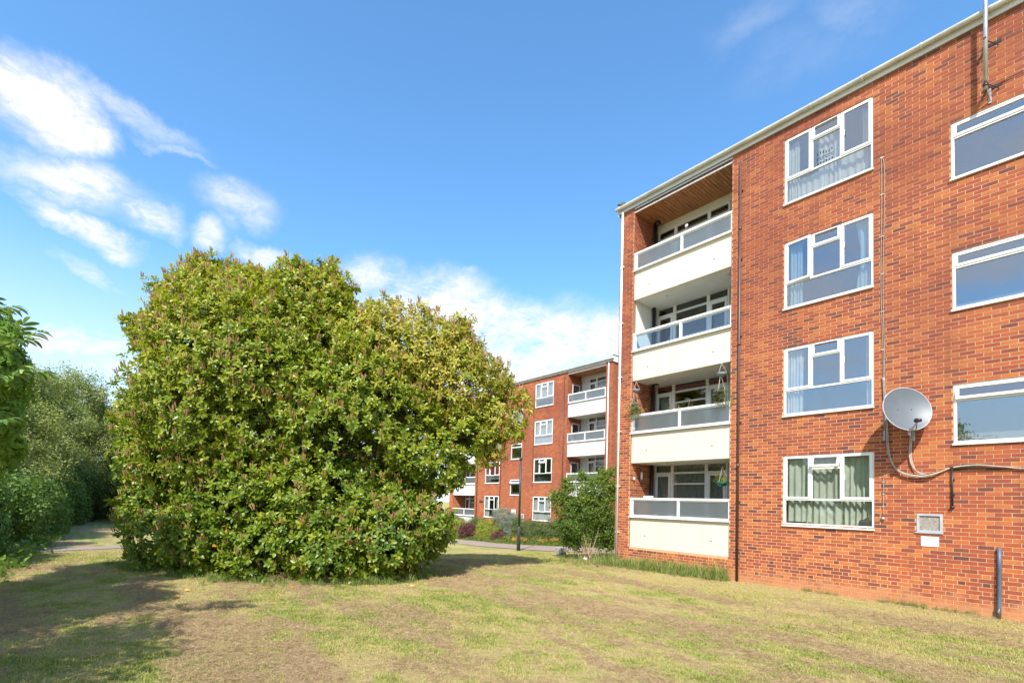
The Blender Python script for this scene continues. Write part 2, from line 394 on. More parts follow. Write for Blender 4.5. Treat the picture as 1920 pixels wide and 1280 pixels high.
class MB:
    def __init__(s): s.v = []; s.f = []; s.uv = []
    def box(s, x0, x1, y0, y1, z0, z1):
        n = len(s.v)
        s.v += [(x0, y0, z0), (x1, y0, z0), (x1, y1, z0), (x0, y1, z0), (x0, y0, z1), (x1, y0, z1), (x1, y1, z1), (x0, y1, z1)]
        for q in ((0, 3, 2, 1), (4, 5, 6, 7), (0, 1, 5, 4), (1, 2, 6, 5), (2, 3, 7, 6), (3, 0, 4, 7)): s.f.append(tuple(n + i for i in q))
        return s
    def quad(s, a, b, c, d):
        n = len(s.v); s.v += [tuple(a), tuple(b), tuple(c), tuple(d)]; s.f.append((n, n + 1, n + 2, n + 3)); return s
    def tube(s, pts, r, n=8, cap=True, r_end=None):
        pts = [Vector(p) for p in pts]; L = len(pts); base = len(s.v)
        for i, p in enumerate(pts):
            d = (pts[min(i + 1, L - 1)] - pts[max(i - 1, 0)]).normalized()
            a = Vector((0, 0, 1)) if abs(d.z) < .9 else Vector((1, 0, 0))
            u = d.cross(a).normalized(); w = d.cross(u)
            rr = r if r_end is None else r + (r_end - r) * i / max(1, L - 1)
            if isinstance(r, (list, tuple)): rr = r[i]
            for k in range(n):
                t = 2 * math.pi * k / n; q = p + (u * math.cos(t) + w * math.sin(t)) * rr; s.v.append(tuple(q))
        for i in range(L - 1):
            for k in range(n):
                a = base + i * n + k; b = base + i * n + (k + 1) % n
                s.f.append((a, b, b + n, a + n))
        if cap:
            s.f.append(tuple(base + k for k in range(n))[::-1]); s.f.append(tuple(base + (L - 1) * n + k for k in range(n)))
        return s
    def ball(s, c, r, n=10, m=7, sc=(1, 1, 1)):
        b = len(s.v)
        for i in range(1, m):
            ph = math.pi * i / m
            for k in range(n):
                t = 2 * math.pi * k / n
                s.v.append((c[0] + r * sc[0] * math.sin(ph) * math.cos(t), c[1] + r * sc[1] * math.sin(ph) * math.sin(t), c[2] + r * sc[2] * math.cos(ph)))
        s.v += [(c[0], c[1], c[2] + r * sc[2]), (c[0], c[1], c[2] - r * sc[2])]; T = len(s.v) - 2
        for i in range(m - 2):
            for k in range(n):
                a = b + i * n + k; d = b + i * n + (k + 1) % n; s.f.append((a, a + n, d + n, d))
        for k in range(n):
            s.f.append((T, b + k, b + (k + 1) % n)); s.f.append((T + 1, b + (m - 2) * n + (k + 1) % n, b + (m - 2) * n + k))
        return s
    def frame(s, x0, x1, z0, z1, y0, y1, w, wb=None):
        wb = wb or w
        s.box(x0, x0 + w, y0, y1, z0, z1); s.box(x1 - w, x1, y0, y1, z0, z1)
        s.box(x0 + w, x1 - w, y0, y1, z1 - w, z1); s.box(x0 + w, x1 - w, y0, y1, z0, z0 + wb); return s
    def build(s, name, mat, parent=None, label=None, smooth=False, bevel=0, kind=None):
        o = origin(root_of(parent)) if parent else Vector((0, 0, 0))
        me = bpy.data.meshes.new(name)
        me.from_pydata([(a - o.x, b - o.y, c - o.z) for a, b, c in s.v], [], s.f); me.update()
        if smooth: me.polygons.foreach_set('use_smooth', [True] * len(me.polygons))
        me.materials.append(mat)
        ob = link(bpy.data.objects.new(name, me))
        if parent: ob.parent = parent
        if label: ob["label"] = label
        if kind: ob["kind"] = kind
        if bevel:
            b = ob.modifiers.new("edge", 'BEVEL'); b.width = bevel; b.segments = 1; b.limit_method = 'ANGLE'
        return ob

def root_of(o):
    while o and o.parent: o = o.parent
    return o
def tag(o, label, cat, group=None):
    o["label"] = label; o["category"] = cat
    if group: o["group"] = group
    return o

def np_mesh(name, V, F4, mat, parent=None, attrs=None, smooth=False):
    """quad mesh from arrays (world coordinates)"""
    o = origin(root_of(parent)) if parent else Vector((0, 0, 0))
    V = np.asarray(V, dtype=np.float32) - np.array([o.x, o.y, o.z], dtype=np.float32)
    F4 = np.asarray(F4, dtype=np.int32); k = F4.shape[1]
    me = bpy.data.meshes.new(name)
    me.vertices.add(len(V)); me.vertices.foreach_set('co', V.ravel())
    me.loops.add(F4.size); me.loops.foreach_set('vertex_index', F4.ravel())
    me.polygons.add(len(F4)); me.polygons.foreach_set('loop_start', np.arange(0, F4.size, k, dtype=np.int32))
    me.polygons.foreach_set('loop_total', np.full(len(F4), k, dtype=np.int32))
    me.polygons.foreach_set('use_smooth', np.full(len(F4), bool(smooth)))
    me.update(calc_edges=True)
    for an, (dom, arr) in (attrs or {}).items():
        a = me.attributes.new(an, 'FLOAT', dom); a.data.foreach_set('value', np.asarray(arr, dtype=np.float32))
    me.materials.append(mat)
    ob = link(bpy.data.objects.new(name, me))
    if parent: ob.parent = parent
    return ob

# ------------------------------------------------------------------ noise on arrays
def _hash(ix, iy, s):
    h = (ix * 374761393 + iy * 668265263 + s * 974711) & 0x7fffffff
    h = ((h ^ (h >> 13)) * 1274126177) & 0x7fffffff
    return ((h ^ (h >> 16)) & 0xffff) / 65535.0
def vnoise(x, y, s=0):
    ix = np.floor(x).astype(np.int64); iy = np.floor(y).astype(np.int64); fx = x - ix; fy = y - iy
    fx = fx * fx * (3 - 2 * fx); fy = fy * fy * (3 - 2 * fy)
    a = _hash(ix, iy, s); b = _hash(ix + 1, iy, s); c = _hash(ix, iy + 1, s); d = _hash(ix + 1, iy + 1, s)
    return (a * (1 - fx) + b * fx) * (1 - fy) + (c * (1 - fx) + d * fx) * fy
def fbm(x, y, s=0, o=4):
    r = 0; a = .5; t = 0
    for i in range(o): r = r + a * vnoise(x * 2 ** i + 13.7 * i, y * 2 ** i - 7.1 * i, s + i); t += a; a *= .55
    return r / t
def sstep(a, b, x):
    t = np.clip((x - a) / (b - a), 0, 1); return t * t * (3 - 2 * t)

def zg(x, y):
    """the ground falls away gently beyond the near block"""
    return -.83 * sstep(8, 27, -np.asarray(x, dtype=float)) * (.22 + .78 * sstep(-13, -1, np.asarray(y, dtype=float)))
def Z(x, y): return float(zg(x, y))

# thatch: rows of dry clippings left by the mower, running along the block
def thatch_map(x, y):
    w = y + .5 * fbm(x * .25, y * .25, 3) + .10 * x * fbm(x * .05, y * .05, 9)
    rows = fbm(x * .42, w * 1.5, 21, 3)
    fine_ = fbm(x * 2.2, y * 4.2, 31, 4)
    t = .92 * sstep(.475, .645, .60 * rows + .42 * fine_)
    return t * (1 - .3 * sstep(-2.2, -.6, y))
def green_map(x, y):
    g = fbm(x * .55, y * .9, 41, 4) * .48 + fbm(x * 3.4, y * 5.0, 51, 4) * .52
    g = sstep(.33, .76, g)
    dry = sstep(-3.4, -1.2, y) * sstep(9.5, 7.5, -x)      # parched strip along the wall
    g = g * (1 - .6 * dry)
    bare = sstep(1.7, .8, np.hypot((x + 11.6) / 1.5, (y + 10.6) / 1.0)) * .6
    return np.clip(g * (1 - bare) + .10, 0, 1)

# ------------------------------------------------------------------ ground
xs = np.concatenate([-np.geomspace(700, 24, 42), np.arange(-23.6, -13, .22), np.arange(-13, -.5, .06), np.arange(-.4, 4, .4), np.geomspace(4.5, 500, 24)])
ys = np.concatenate([-np.geomspace(500, 18, 26), np.arange(-17.6, -13.4, .25), np.arange(-13.4, -.4, .06), np.arange(-.3, 12, .3), np.geomspace(12.5, 700, 30)])
GX, GY = np.meshgrid(xs, ys, indexing='ij')
TH = thatch_map(GX, GY)
fade = sstep(26, 14, np.hypot(GX, GY + 12.343))
GZ = zg(GX, GY) + .034 * TH * fade * (.15 + 1.2 * vnoise(GX * 9, GY * 9, 61) * vnoise(GX * 4, GY * 5, 62)) + .008 * fade * vnoise(GX * 14, GY * 14, 71) + .03 * (fbm(GX * .6, GY * .6, 81) - .5) * fade
nx, ny = GX.shape
idx = np.arange(nx * ny).reshape(nx, ny)
F = np.stack([idx[:-1, :-1], idx[1:, :-1], idx[1:, 1:], idx[:-1, 1:]], -1).reshape(-1, 4)
t = NT("lawn_soil"); v = t.pos()
gr = t.attr("green"); th = t.attr("thatch")
n_f = t.noise(v, 38, 5, .7); n_m = t.noise(v, 5, 5, .65)
g2 = t.math('ADD', gr, t.rng(n_f, .3, .7, -.28, .28), True)
c = t.ramp(g2, [(0, (.44, .33, .16)), (.3, (.43, .36, .15)), (.6, (.33, .33, .10)), (1, (.19, .24, .05))])
cth = t.ramp(t.math('ADD', t.math('MULTIPLY', t.noise(v, 60, 5, .8), .5), t.math('MULTIPLY', t.noise(v, 11, 4, .7), .5)), [(.3, (.19, .125, .065)), (.5, (.37, .26, .14)), (.7, (.52, .39, .23))])
c = t.mixc(t.math('MULTIPLY', th, .92), c, cth)
c = t.mixc(.8, c, t.ramp(t.noise(v, 9, 6, .75), [(.32, (.62, .62, .62)), (.5, (1, 1, 1)), (.7, (1.25, 1.22, 1.18))]), 'MULTIPLY')
t.base(c); t.rough(.95); t.p.inputs["Specular IOR Level"].default_value = .1
t.bump(t.math('ADD', t.noise(v, 70, 5, .8), t.noise(v, 16, 4, .7)), .9, .03)
M['lawn'] = t.m
lawn = np_mesh("lawn", np.stack([GX, GY, GZ], -1).reshape(-1, 3), F, M['lawn'],
               attrs={"thatch": ('POINT', TH.ravel()), "green": ('POINT', green_map(GX, GY).ravel())}, smooth=True)
lawn["kind"] = "structure"

# path round the lawn
t = NT("tarmac"); v = t.pos()
t.base(t.mixc(t.rng(t.noise(v, 45, 4, .8), .35, .65), t.ramp(t.noise(v, 1.2, 5, .6), [(.3, (.20, .15, .12)), (.7, (.29, .225, .185))]), (.34, .27, .22)))
t.rough(.9); t.bump(t.noise(v, 90, 3, .8), .4, .006); M['path'] = t.m
def ribbon(name, line, widths, mat, dz=.022):
    pts = []
    for i in range(len(line) - 1):
        for k in range(12):
            f = k / 12; pts.append((line[i][0] * (1 - f) + line[i + 1][0] * f, line[i][1] * (1 - f) + line[i + 1][1] * f, widths[i] * (1 - f) + widths[i + 1] * f))
    pts.append((*line[-1], widths[-1]))
    P = np.array(pts)
    for _ in range(8): P[1:-1] = (P[:-2] + P[2:] + 2 * P[1:-1]) / 4
    m = MB(); d = np.gradient(P[:, :2], axis=0); d /= np.linalg.norm(d, axis=1)[:, None]; nrm = np.stack([-d[:, 1], d[:, 0]], 1)
    rows = []
    for i in range(len(P)):
        r = []
        for k in range(7):
            s = (k / 6 - .5) * P[i, 2]; x, y = P[i, :2] + nrm[i] * s
            r.append(len(m.v)); m.v.append((x, y, Z(x, y) + dz + .02 * (1 - (2 * k / 6 - 1) ** 2)))
        rows.append(r)
    for i in range(len(rows) - 1):
        for k in range(6): m.f.append((rows[i][k], rows[i + 1][k], rows[i + 1][k + 1], rows[i][k + 1]))
    ob = m.build(name, mat, smooth=True); ob["kind"] = "structure"; return ob
PATH_LINE = [(-12.5, 14), (-12.6, 8), (-14.4, 4.3), (-19.5, 5.4), (-26.5, 6.3), (-30, 1), (-26, -6), (-22.0, -12.3), (-21.0, -16)]
ribbon("path", PATH_LINE, [2.6, 2.8, 3.2, 3.2, 2.8, 1.6, 1.3, 1.1, 1.1], M['path'])
# ------------------------------------------------------------------ brickwork
CH = .0752      # one course
def subtract(iv, cuts):
    out = [iv]
    for c0, c1 in cuts:
        nx_ = []
        for a, b in out:
            if c1 <= a or c0 >= b: nx_.append((a, b)); continue
            if a < c0: nx_.append((a, c0))
            if b > c1: nx_.append((c1, b))
        out = nx_
    return out
def lay_bricks(u0, u1, z0, z1, holes, flemish_to=.752, phase=0.0, seed=1):
    """bricks (ua, ub, za, zb, shade, full) of one face, holes = (u0,u1,z0,z1)"""
    r = random.Random(seed); res = []
    i0 = int(math.floor(z0 / CH)); i1 = int(math.ceil(z1 / CH))
    for i in range(i0, i1):
        za, zb = max(z0, i * CH), min(z1, (i + 1) * CH)
        if zb - za < .02: continue
        if zb <= flemish_to + .01: unit = [.225, .1125]; off = (i % 2) * .16875
        else: unit = [.225]; off = (i % 2) * .1125
        u = u0 - off - phase - .5; k = 0
        while u < u1:
            w = unit[k % len(unit)]; k += 1
            a, b = max(u, u0), min(u + w, u1); u += w
            if b - a < .03: continue
            cuts = [(h[0], h[1]) for h in holes if h[2] < zb - .03 and h[3] > za + .03]
            for (p, q) in subtract((a, b), cuts):
                if q - p < .03: continue
                s = r.random(); s = .5 + (s - .5) * 1.15
                if r.random() < .035: s *= .25
                res.append((p, q, za, zb, min(1, max(0, s)), w > .2 and abs(q - p - w) < 1e-6 and zb - za > .07))
    return res
J = .0056       # half a joint
def brick_arrays(bricks, place, depth=.0035):
    """place(u, out, z) -> world xyz arrays; five faces for each brick"""
    B = np.array([b[:5] for b in bricks]); n = len(B)
    a = B[:, 0] + J; b = B[:, 1] - J; z0 = B[:, 2] + J; z1 = B[:, 3] - J
    rr = np.random.default_rng(n); out = depth + rr.uniform(-.0010, .0012, n)
    ch = .0018
    def P(u, o, z): return place(u, o, z)
    V = np.stack([P(a, -out * 0 - .004, z0), P(b, -out * 0 - .004, z0), P(b, -out * 0 - .004, z1), P(a, -out * 0 - .004, z1),
                  P(a + ch, out, z0 + ch), P(b - ch, out, z0 + ch), P(b - ch, out, z1 - ch), P(a + ch, out, z1 - ch)], 1)
    q = np.array([[4, 5, 6, 7], [0, 1, 5, 4], [1, 2, 6, 5], [2, 3, 7, 6], [3, 0, 4, 7]])
    F = (q[None] + (np.arange(n) * 8)[:, None, None]).reshape(-1, 4)
    return V.reshape(-1, 3), F, np.repeat(B[:, 4], 5)

def cells(u0, u1, z0, z1, holes):
    us = sorted({u0, u1, *[min(max(h[k], u0), u1) for h in holes for k in (0, 1)]})
    zs = sorted({z0, z1, *[min(max(h[k], z0), z1) for h in holes for k in (2, 3)]})
    out = []
    for i in range(len(us) - 1):
        run = None
        for j in range(len(zs) - 1):
            cu, cz = (us[i] + us[i + 1]) / 2, (zs[j] + zs[j + 1]) / 2
            hole = any(h[0] < cu < h[1] and h[2] < cz < h[3] for h in holes)
            if hole:
                if run: out.append(run); run = None
            else:
                run = (us[i], us[i + 1], zs[j], zs[j + 1]) if not run else (run[0], run[1], run[2], zs[j + 1])
        if run: out.append(run)
    return out

P_ST, P_BAL = 2.558, 2.52
def win_z(k): return 1.481 + P_ST * k, 3.10 + P_ST * k
def stair_z(k): return .604 + P_ST * k, 1.722 + P_ST * k
def pan_z(k): return .585 + P_BAL * k, 1.465 + P_BAL * k
WALL_TOP = 11.06
HALF = 8.54

def curtain(parent, x0, x1, z0, z1, y, mat, amp=.03, per=.14, seed=0, sag=0, label=None, narrow=0.0):
    r = random.Random(seed); n = max(8, int((x1 - x0) / per * 7)); m = MB(); rows = []
    ph = r.uniform(0, 6)
    for j in range(7):
        f = j / 6; row = []
        for i in range(n + 1):
            g = i / n; x = x0 + (x1 - x0) * g
            cx = x0 if narrow >= 0 else x1
            x = x + (cx - x) * abs(narrow) * math.sin(math.pi * min(1, f * 1.0)) * .5
            yy = y + amp * math.sin(2 * math.pi * (x - x0) / per + ph + .8 * math.sin(5 * g + ph)) * (.5 + .6 * (1 - f)) + amp * .4 * math.sin(11 * g + 3 * f)
            zz = z0 + (z1 - z0) * f + (sag * math.sin(g * 9 + ph) if j == 0 else 0)
            row.append(len(m.v)); m.v.append((x, yy, zz))
        rows.append(row)
    for j in range(6):
        for i in range(n): m.f.append((rows[j][i], rows[j][i + 1], rows[j + 1][i + 1], rows[j + 1][i]))
    return m.build("curtain", mat, parent, smooth=True, label=label)

def tilt_box(m, x0, x1, z0, z1, y, t, w, ang, hinge='top', inner=False):
    """a sash frame turned outward (towards -Y) about its top or left edge"""
    start = len(m.v)
    m.frame(x0, x1, z0, z1, y, y + t, w)
    rotate_from(m, start, x0, x1, z1, y, ang, hinge)
def rotate_from(m, start, x0, x1, z1, y, ang, hinge):
    c, s = math.cos(ang), math.sin(ang)
    for i in range(start, len(m.v)):
        X_, Y_, Z_ = m.v[i]
        if hinge == 'top':
            dz, dy = Z_ - z1, Y_ - y; m.v[i] = (X_, y + dy * c + dz * s, z1 + dz * c - dy * s)
        elif hinge == 'left':
            dx, dy = X_ - x0, Y_ - y; m.v[i] = (x0 + dx * c + dy * s, y + dy * c - dx * s, Z_)
        else:
            dx, dy = X_ - x1, Y_ - y; m.v[i] = (x1 + dx * c - dy * s, y + dy * c + dx * s, Z_)

def flat_window(bld, x0, z0, z1, y, open_top=0, open_left=0, curt=(), far=False, seed=0, kind='A', label=None, W=1.782, glass='glass', handles=True):
    """three casements with a small top light over a wide lower pane ('A') or the squat stair window ('S')"""
    x1 = x0 + W; w = .045; fy = y + .018; fd = .06
    m = MB()
    m.frame(x0, x1, z0, z1, fy, fy + fd, w)
    sashes = []; panes = []
    if kind == 'A':
        zt = z0 + .59; a = x0 + W * .33; b = x0 + W * .66; zl = z1 - .325
        m.box(x0 + w, x1 - w, fy + .001, fy + fd - .001, zt - .022, zt + .022)
        m.box(a - .022, a + .022, fy + .002, fy + fd - .002, zt + .022, z1 - w)
        m.box(b - .022, b + .022, fy + .002, fy + fd - .002, zt + .022, z1 - w)
        m.box(a + .022, b - .022, fy + .003, fy + fd - .003, zl - .02, zl + .02)
        sashes = [(x0 + w - .012, a - .010, zt + .010, z1 - w + .012, open_left, 'left'), (b + .010, x1 - w + .012, zt + .010, z1 - w + .012, 0, 'right'), (a + .012, b - .012, zl + .008, z1 - w + .012, open_top, 'top')]
        panes = [(x0 + w, x1 - w, z0 + w, zt - .022), (a + .022, b - .022, zt + .022, zl - .02)]
    else:
        zl = z0 + .82
        m.box(x0 + w, x1 - w, fy + .001, fy + fd - .001, zl - .024, zl + .024)
        sashes = [(x0 + w - .014, x1 - w + .014, zl + .010, z1 - w + .012, open_top, 'top')]
        panes = [(x0 + w, x1 - w, z0 + w, zl - .024)]
    win = m.build("window", M['upvc'], bld, label=label, bevel=0 if far else .004)
    for (p, q, r_, s_) in panes:
        MB().box(p, q, fy + .028, fy + .034, r_, s_).build("pane", M[glass], win)
    for (p, q, r_, s_, ang, hinge) in sashes:
        m = MB(); tilt_box(m, p, q, r_, s_, fy - .014, .05, .052, ang, hinge)
        m.build("sash", M['upvc'], win, bevel=0 if far else .004)
        g = MB(); g.box(p + .05, q - .05, fy + .006, fy + .012, r_ + .05, s_ - .05)
        rotate_from(g, 0, p, q, s_, fy - .014, ang, hinge); g.build("pane", M[glass], win)
        if not far and hinge != 'top' and handles:
            hx = q - .03 if hinge == 'left' else p + .03; hz_ = (r_ + s_) / 2
            MB().box(hx + .035 - .008, hx + .035 + .008, fy - .02, fy - .016 + .003, hz_ - .06, hz_ + .06).build("handle", M['upvc'], win)
    # sill with a nose
    m = MB(); m.box(x0 - .02, x1 + .012, y - .045, fy + .02, z0 - .038, z0 - .004); m.build("sill", M['upvc'], win, bevel=0 if far else .004)
    if not far:
        xa = (x0 + x1) / 2
        if kind == 'S': MB().box(x0 + .28, x1 - .25, fy - .024, fy - .015, z1 - .040, z1 - .022).build("trickle_vent", M['fascia'], win)
        elif open_top == 0: MB().box(a + .07, b - .07, fy - .024, fy - .015, z1 - .082, z1 - .060).build("trickle_vent", M['dark_trim'], win)
    for i, cdef in enumerate(curt):
        cx0, cx1, cz0, cz1, mt, amp, per, nar = cdef
        curtain(win, x0 + W * cx0, x0 + W * cx1, z0 + (z1 - z0) * cz0, z0 + (z1 - z0) * cz1, y + .13 + .02 * i, M[mt], amp, per, seed * 7 + i, .0, narrow=nar)
    return win

def window_hole(x0, z0, z1, W=1.782): return (x0, x0 + W, z0, z1)

def uv_wall(m_cells, place, u_of, mat, parent, name="wall", thick=.25):
    """far wall: boxes with a UV map in metres"""
    V = []; F_ = []; UV = []
    for (a, b, c, d) in m_cells:
        n = len(V)
        for (u, o, z) in ((a, 0, c), (b, 0, c), (b, 0, d), (a, 0, d), (a, -thick, c), (b, -thick, c), (b, -thick, d), (a, -thick, d)):
            V.append(place(u, o, z))
        for q in ((0, 1, 2, 3), (5, 4, 7, 6), (4, 0, 3, 7), (1, 5, 6, 2), (3, 2, 6, 7), (4, 5, 1, 0)):
            F_.append([n + k for k in q])
            for k in q:
                uu = (a, b, b, a)[k % 4] + (thick if k > 3 else 0); UV.append((uu, (c, c, d, d)[k % 4]))
    ob = np_mesh(name, np.array(V), np.array(F_), mat, parent)
    l = ob.data.uv_layers.new(name="UVMap"); l.data.foreach_set('uv', np.array(UV, dtype=np.float32).ravel())
    return ob

# ------------------------------------------------------------------ one block of flats
def block(cx, oy, oz, near, label):
    bld = thing("apartment_building", label, "building", (cx, oy, oz), None)
    X = lambda l: cx + l
    far = not near
    wallm = M['mortar'] if near else M['brick_far']
    # openings of the facade, in local u
    holes = []
    for s in (-1, 1):
        for k in range(4):
            z0, z1 = win_z(k); xa = -3.632 if s < 0 else 1.85
            holes.append((xa, xa + 1.782, z0, z1))
        holes.append((-8.02, -4.92, .30, 12) if s < 0 else (4.92, 8.02, .30, 12))
    for k in (1, 2, 3):
        z0, z1 = stair_z(k); holes.append((-.598, .602, z0, z1))
    door = (-.598, .602, -1, .3)
    vents = [(-1.158, -.768, 1.465, 1.826)] if near else [(-1.13, -.85, 1.55, 1.86), (.72, 1.0, 1.55, 1.86)]
    holes += vents
    facade_cells = cells(-HALF, HALF, -.6 if near else -1.0, WALL_TOP, holes)
    place = lambda u, o, z: (cx + u, oy - o, oz + z)
    placeA = lambda u, o, z: np.stack([cx + u, oy - o + 0 * u, oz + z], -1)
    uv_wall(facade_cells, place, None, wallm, bld)
    # end walls, back wall
    for s in (-1, 1):
        pl = (lambda u, o, z: (cx - HALF - o * 1.0, oy + u, oz + z)) if s < 0 else (lambda u, o, z: (cx + HALF + o, oy + u, oz + z))
        uv_wall([(.252, 9.0, -1.0, WALL_TOP + .0)], pl, None, M['brick_far'] if far else M['mortar'], bld)
        # pier and inner side of the recess
        pl2 = (lambda u, o, z: (cx - 8.02 + o, oy + u, oz + z)) if s < 0 else (lambda u, o, z: (cx + 8.02 - o, oy + u, oz + z))
        uv_wall([(.252, 1.32, -.9, 11.0)], pl2, None, wallm if far else M['mortar'], bld, thick=.12)
        pl3 = (lambda u, o, z: (cx - 4.92 - o, oy + u, oz + z)) if s < 0 else (lambda u, o, z: (cx + 4.92 + o, oy + u, oz + z))
        side_holes = [(.42, 1.14, pan_z(k)[0] + .28, pan_z(k)[0] + 2.22) for k in range(4)]
        uv_wall(cells(.252, 1.32, -.9, 11.0, side_holes), pl3, None, wallm if far else M['mortar'], bld, thick=.12)
        xs_ = cx + s * 4.92
        for k in range(4):
            za = oz + pan_z(k)[0] + .28; zb = oz + pan_z(k)[0] + 2.22
            m = MB(); xo = xs_ + s * .0
            ya, yb = oy + .42, oy + 1.14
            f0, f1 = sorted((xs_ + s * .012, xs_ - s * .035))
            m.box(f0, f1, ya, ya + .07, za, zb); m.box(f0, f1, yb - .07, yb, za, zb)
            m.box(f0, f1, ya + .07, yb - .07, zb - .07, zb); m.box(f0, f1, ya + .07, yb - .07, za, za + .09)
            m.box(f0, f1, ya + .07, yb - .07, za + .82, za + .88)
            w_ = m.build("door", M['upvc'], bld)
            MB().box((f0 + f1) / 2 - .003, (f0 + f1) / 2 + .003, ya + .07, yb - .07, za + .88, zb - .07).build("pane", M['glass_low'], w_)
            MB().box((f0 + f1) / 2 - .01, (f0 + f1) / 2 + .01, ya + .07, yb - .07, za + .09, za + .82).build("door_panel", M['upvc'], w_)
    uv_wall([(-HALF, HALF, -1.0, WALL_TOP)], lambda u, o, z: (cx + u, oy + 9.0 + o, oz + z), None, M['brick_far'], bld)
    # rooms: slabs, cross walls, a back wall that keeps daylight out
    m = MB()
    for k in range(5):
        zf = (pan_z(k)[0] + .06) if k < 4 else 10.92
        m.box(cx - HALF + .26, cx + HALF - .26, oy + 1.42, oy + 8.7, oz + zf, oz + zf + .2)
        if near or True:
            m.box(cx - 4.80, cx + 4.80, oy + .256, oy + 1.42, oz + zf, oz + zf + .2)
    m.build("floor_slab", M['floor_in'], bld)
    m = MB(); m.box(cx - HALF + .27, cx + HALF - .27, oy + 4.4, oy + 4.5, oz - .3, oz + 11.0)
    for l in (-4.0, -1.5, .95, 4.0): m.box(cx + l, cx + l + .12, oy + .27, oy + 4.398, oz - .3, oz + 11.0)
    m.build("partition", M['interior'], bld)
    # roof slab with a felt covering and white fascia, gutter in front
    m = MB(); m.box(cx - HALF - .02, cx + HALF + .02, oy - .0, oy + 9.3, oz + WALL_TOP + .06, oz + WALL_TOP + .20); m.build("roof", M['roof'], bld)
    f = MB()
    f.box(cx - HALF - .035, cx + HALF + .035, oy - .045, oy - .012, oz + WALL_TOP - .0, oz + WALL_TOP + .155)
    f.box(cx - HALF - .035, cx + HALF + .035, oy - .060, oy - .0455, oz + WALL_TOP + .100, oz + WALL_TOP + .150)
    for s in (-1, 1):
        xa = cx + s * (HALF + .035); f.box(min(xa, xa + s * .03), max(xa, xa + s * .03), oy - .062, oy + 9.3, oz + WALL_TOP - .06, oz + WALL_TOP + .30)
    f.build("fascia", M['fascia'], bld)
    c_ = MB()
    for s in (-1, 1):
        xa = cx + s * (HALF + .01); c_ = MB(); c_.box(min(xa, xa + s * .075), max(xa, xa + s * .075), oy - .09, oy + 9.34, oz + WALL_TOP + .301, oz + WALL_TOP + .335)
        c_.build("roof_edge", M['dark_trim'], bld)
    g = MB(); n = 9; ys_ = []
    gy, gz, gr_ = oy - .125, oz + WALL_TOP + .150, .062
    prof = [(gy + gr_ * math.cos(math.pi + math.pi * i / (n - 1)), gz + gr_ * 1.05 * math.sin(math.pi + math.pi * i / (n - 1))) for i in range(n)]
    inner = [(gy + (a - gy) * .9, gz + (b - gz) * .9) for a, b in prof]
    segs = [(cx - HALF - .10, cx + HALF + .10)]
    for (a, b) in segs:
        ring = prof + inner[::-1]; base = len(g.v)
        for xx in (a, b):
            for (yy, zz) in ring: g.v.append((xx, yy, zz))
        L_ = len(ring)
        for i in range(L_): g.f.append((base + i, base + (i + 1) % L_, base + L_ + (i + 1) % L_, base + L_ + i))
        for xx, bb in ((a, base), (b, base + L_)):
            g.f.append(tuple(bb + i for i in range(n)) if xx == b else tuple(bb + i for i in range(n))[::-1])
    gut = g.build("gutter", M['gutter'], bld, smooth=False)
    bk = MB()
    l = -HALF + .5
    while l < HALF:
        pr = [(oy - .062 if k == 0 else gy + gr_ * 1.12 * math.cos(math.pi + math.pi * (1 - k / 8)), gz + gr_ * 1.16 * math.sin(math.pi + math.pi * (1 - k / 8))) for k in range(9)]
        bb = MB()
        for i in range(8):
            (y0_, z0_), (y1_, z1_) = pr[i], pr[i + 1]
            bb.quad((cx + l - .018, y0_, z0_), (cx + l + .018, y0_, z0_), (cx + l + .018, y1_, z1_), (cx + l - .018, y1_, z1_))
        bb.box(cx + l - .014, cx + l + .014, oy - .065, oy - .0605, gz - .10, gz - .01)
        if near: bb.build("gutter_bracket", M['fascia'], gut)
        else: bk.v += [tuple(p) for p in bb.v]; n0 = len(bk.v) - len(bb.v); bk.f += [tuple(n0 + i for i in q) for q in bb.f]
        l += 1.005
    if far: bk.build("gutter_bracket", M['fascia'], gut)
    # recesses with balconies
    for s in (-1, 1):
        ra, rb = (cx - 8.02, cx - 4.92) if s < 0 else (cx + 4.92, cx + 8.02)
        detail = near and s < 0
        # timber ceiling of the top recess
        if detail:
            w_ = (rb - ra) / 31; mesh = MB().box(0, w_ - .010, 0, 1.30, 0, .018)
            mesh.v = [(a - origin(bld).x * 0, b, c) for a, b, c in mesh.v]
            base_me = None
            for i in range(31):
                if base_me is None:
                    base_me = bpy.data.meshes.new("plank"); base_me.from_pydata(mesh.v, [], mesh.f); base_me.materials.append(M['timber'])
                pk = link(bpy.data.objects.new("plank", base_me)); pk.parent = bld
                pk.location = (ra + w_ * i + .005 - cx, .0 + .005, 10.925 + random.uniform(0, .003))
            MB().box(ra, rb, oy + .001, oy + 1.33, oz + 10.95, oz + 11.0).build("ceiling_board", M['dark_trim'], bld)
        else:
            m = MB(); w_ = (rb - ra) / 31
            for i in range(31): m.box(ra + w_ * i + .005, ra + w_ * (i + 1) - .005, oy + .005, oy + 1.31, oz + 10.925, oz + 10.943)
            m.box(ra, rb, oy + .001, oy + 1.33, oz + 10.95, oz + 11.0)
            o = m.build("plank", M['timber'], bld); o["kind"] = "stuff"
        # lintel board at the mouth of the top recess
        MB().box(ra, rb, oy + .012, oy + .05, oz + 10.90, oz + WALL_TOP - .002).build("lintel_board", M['fascia'], bld)
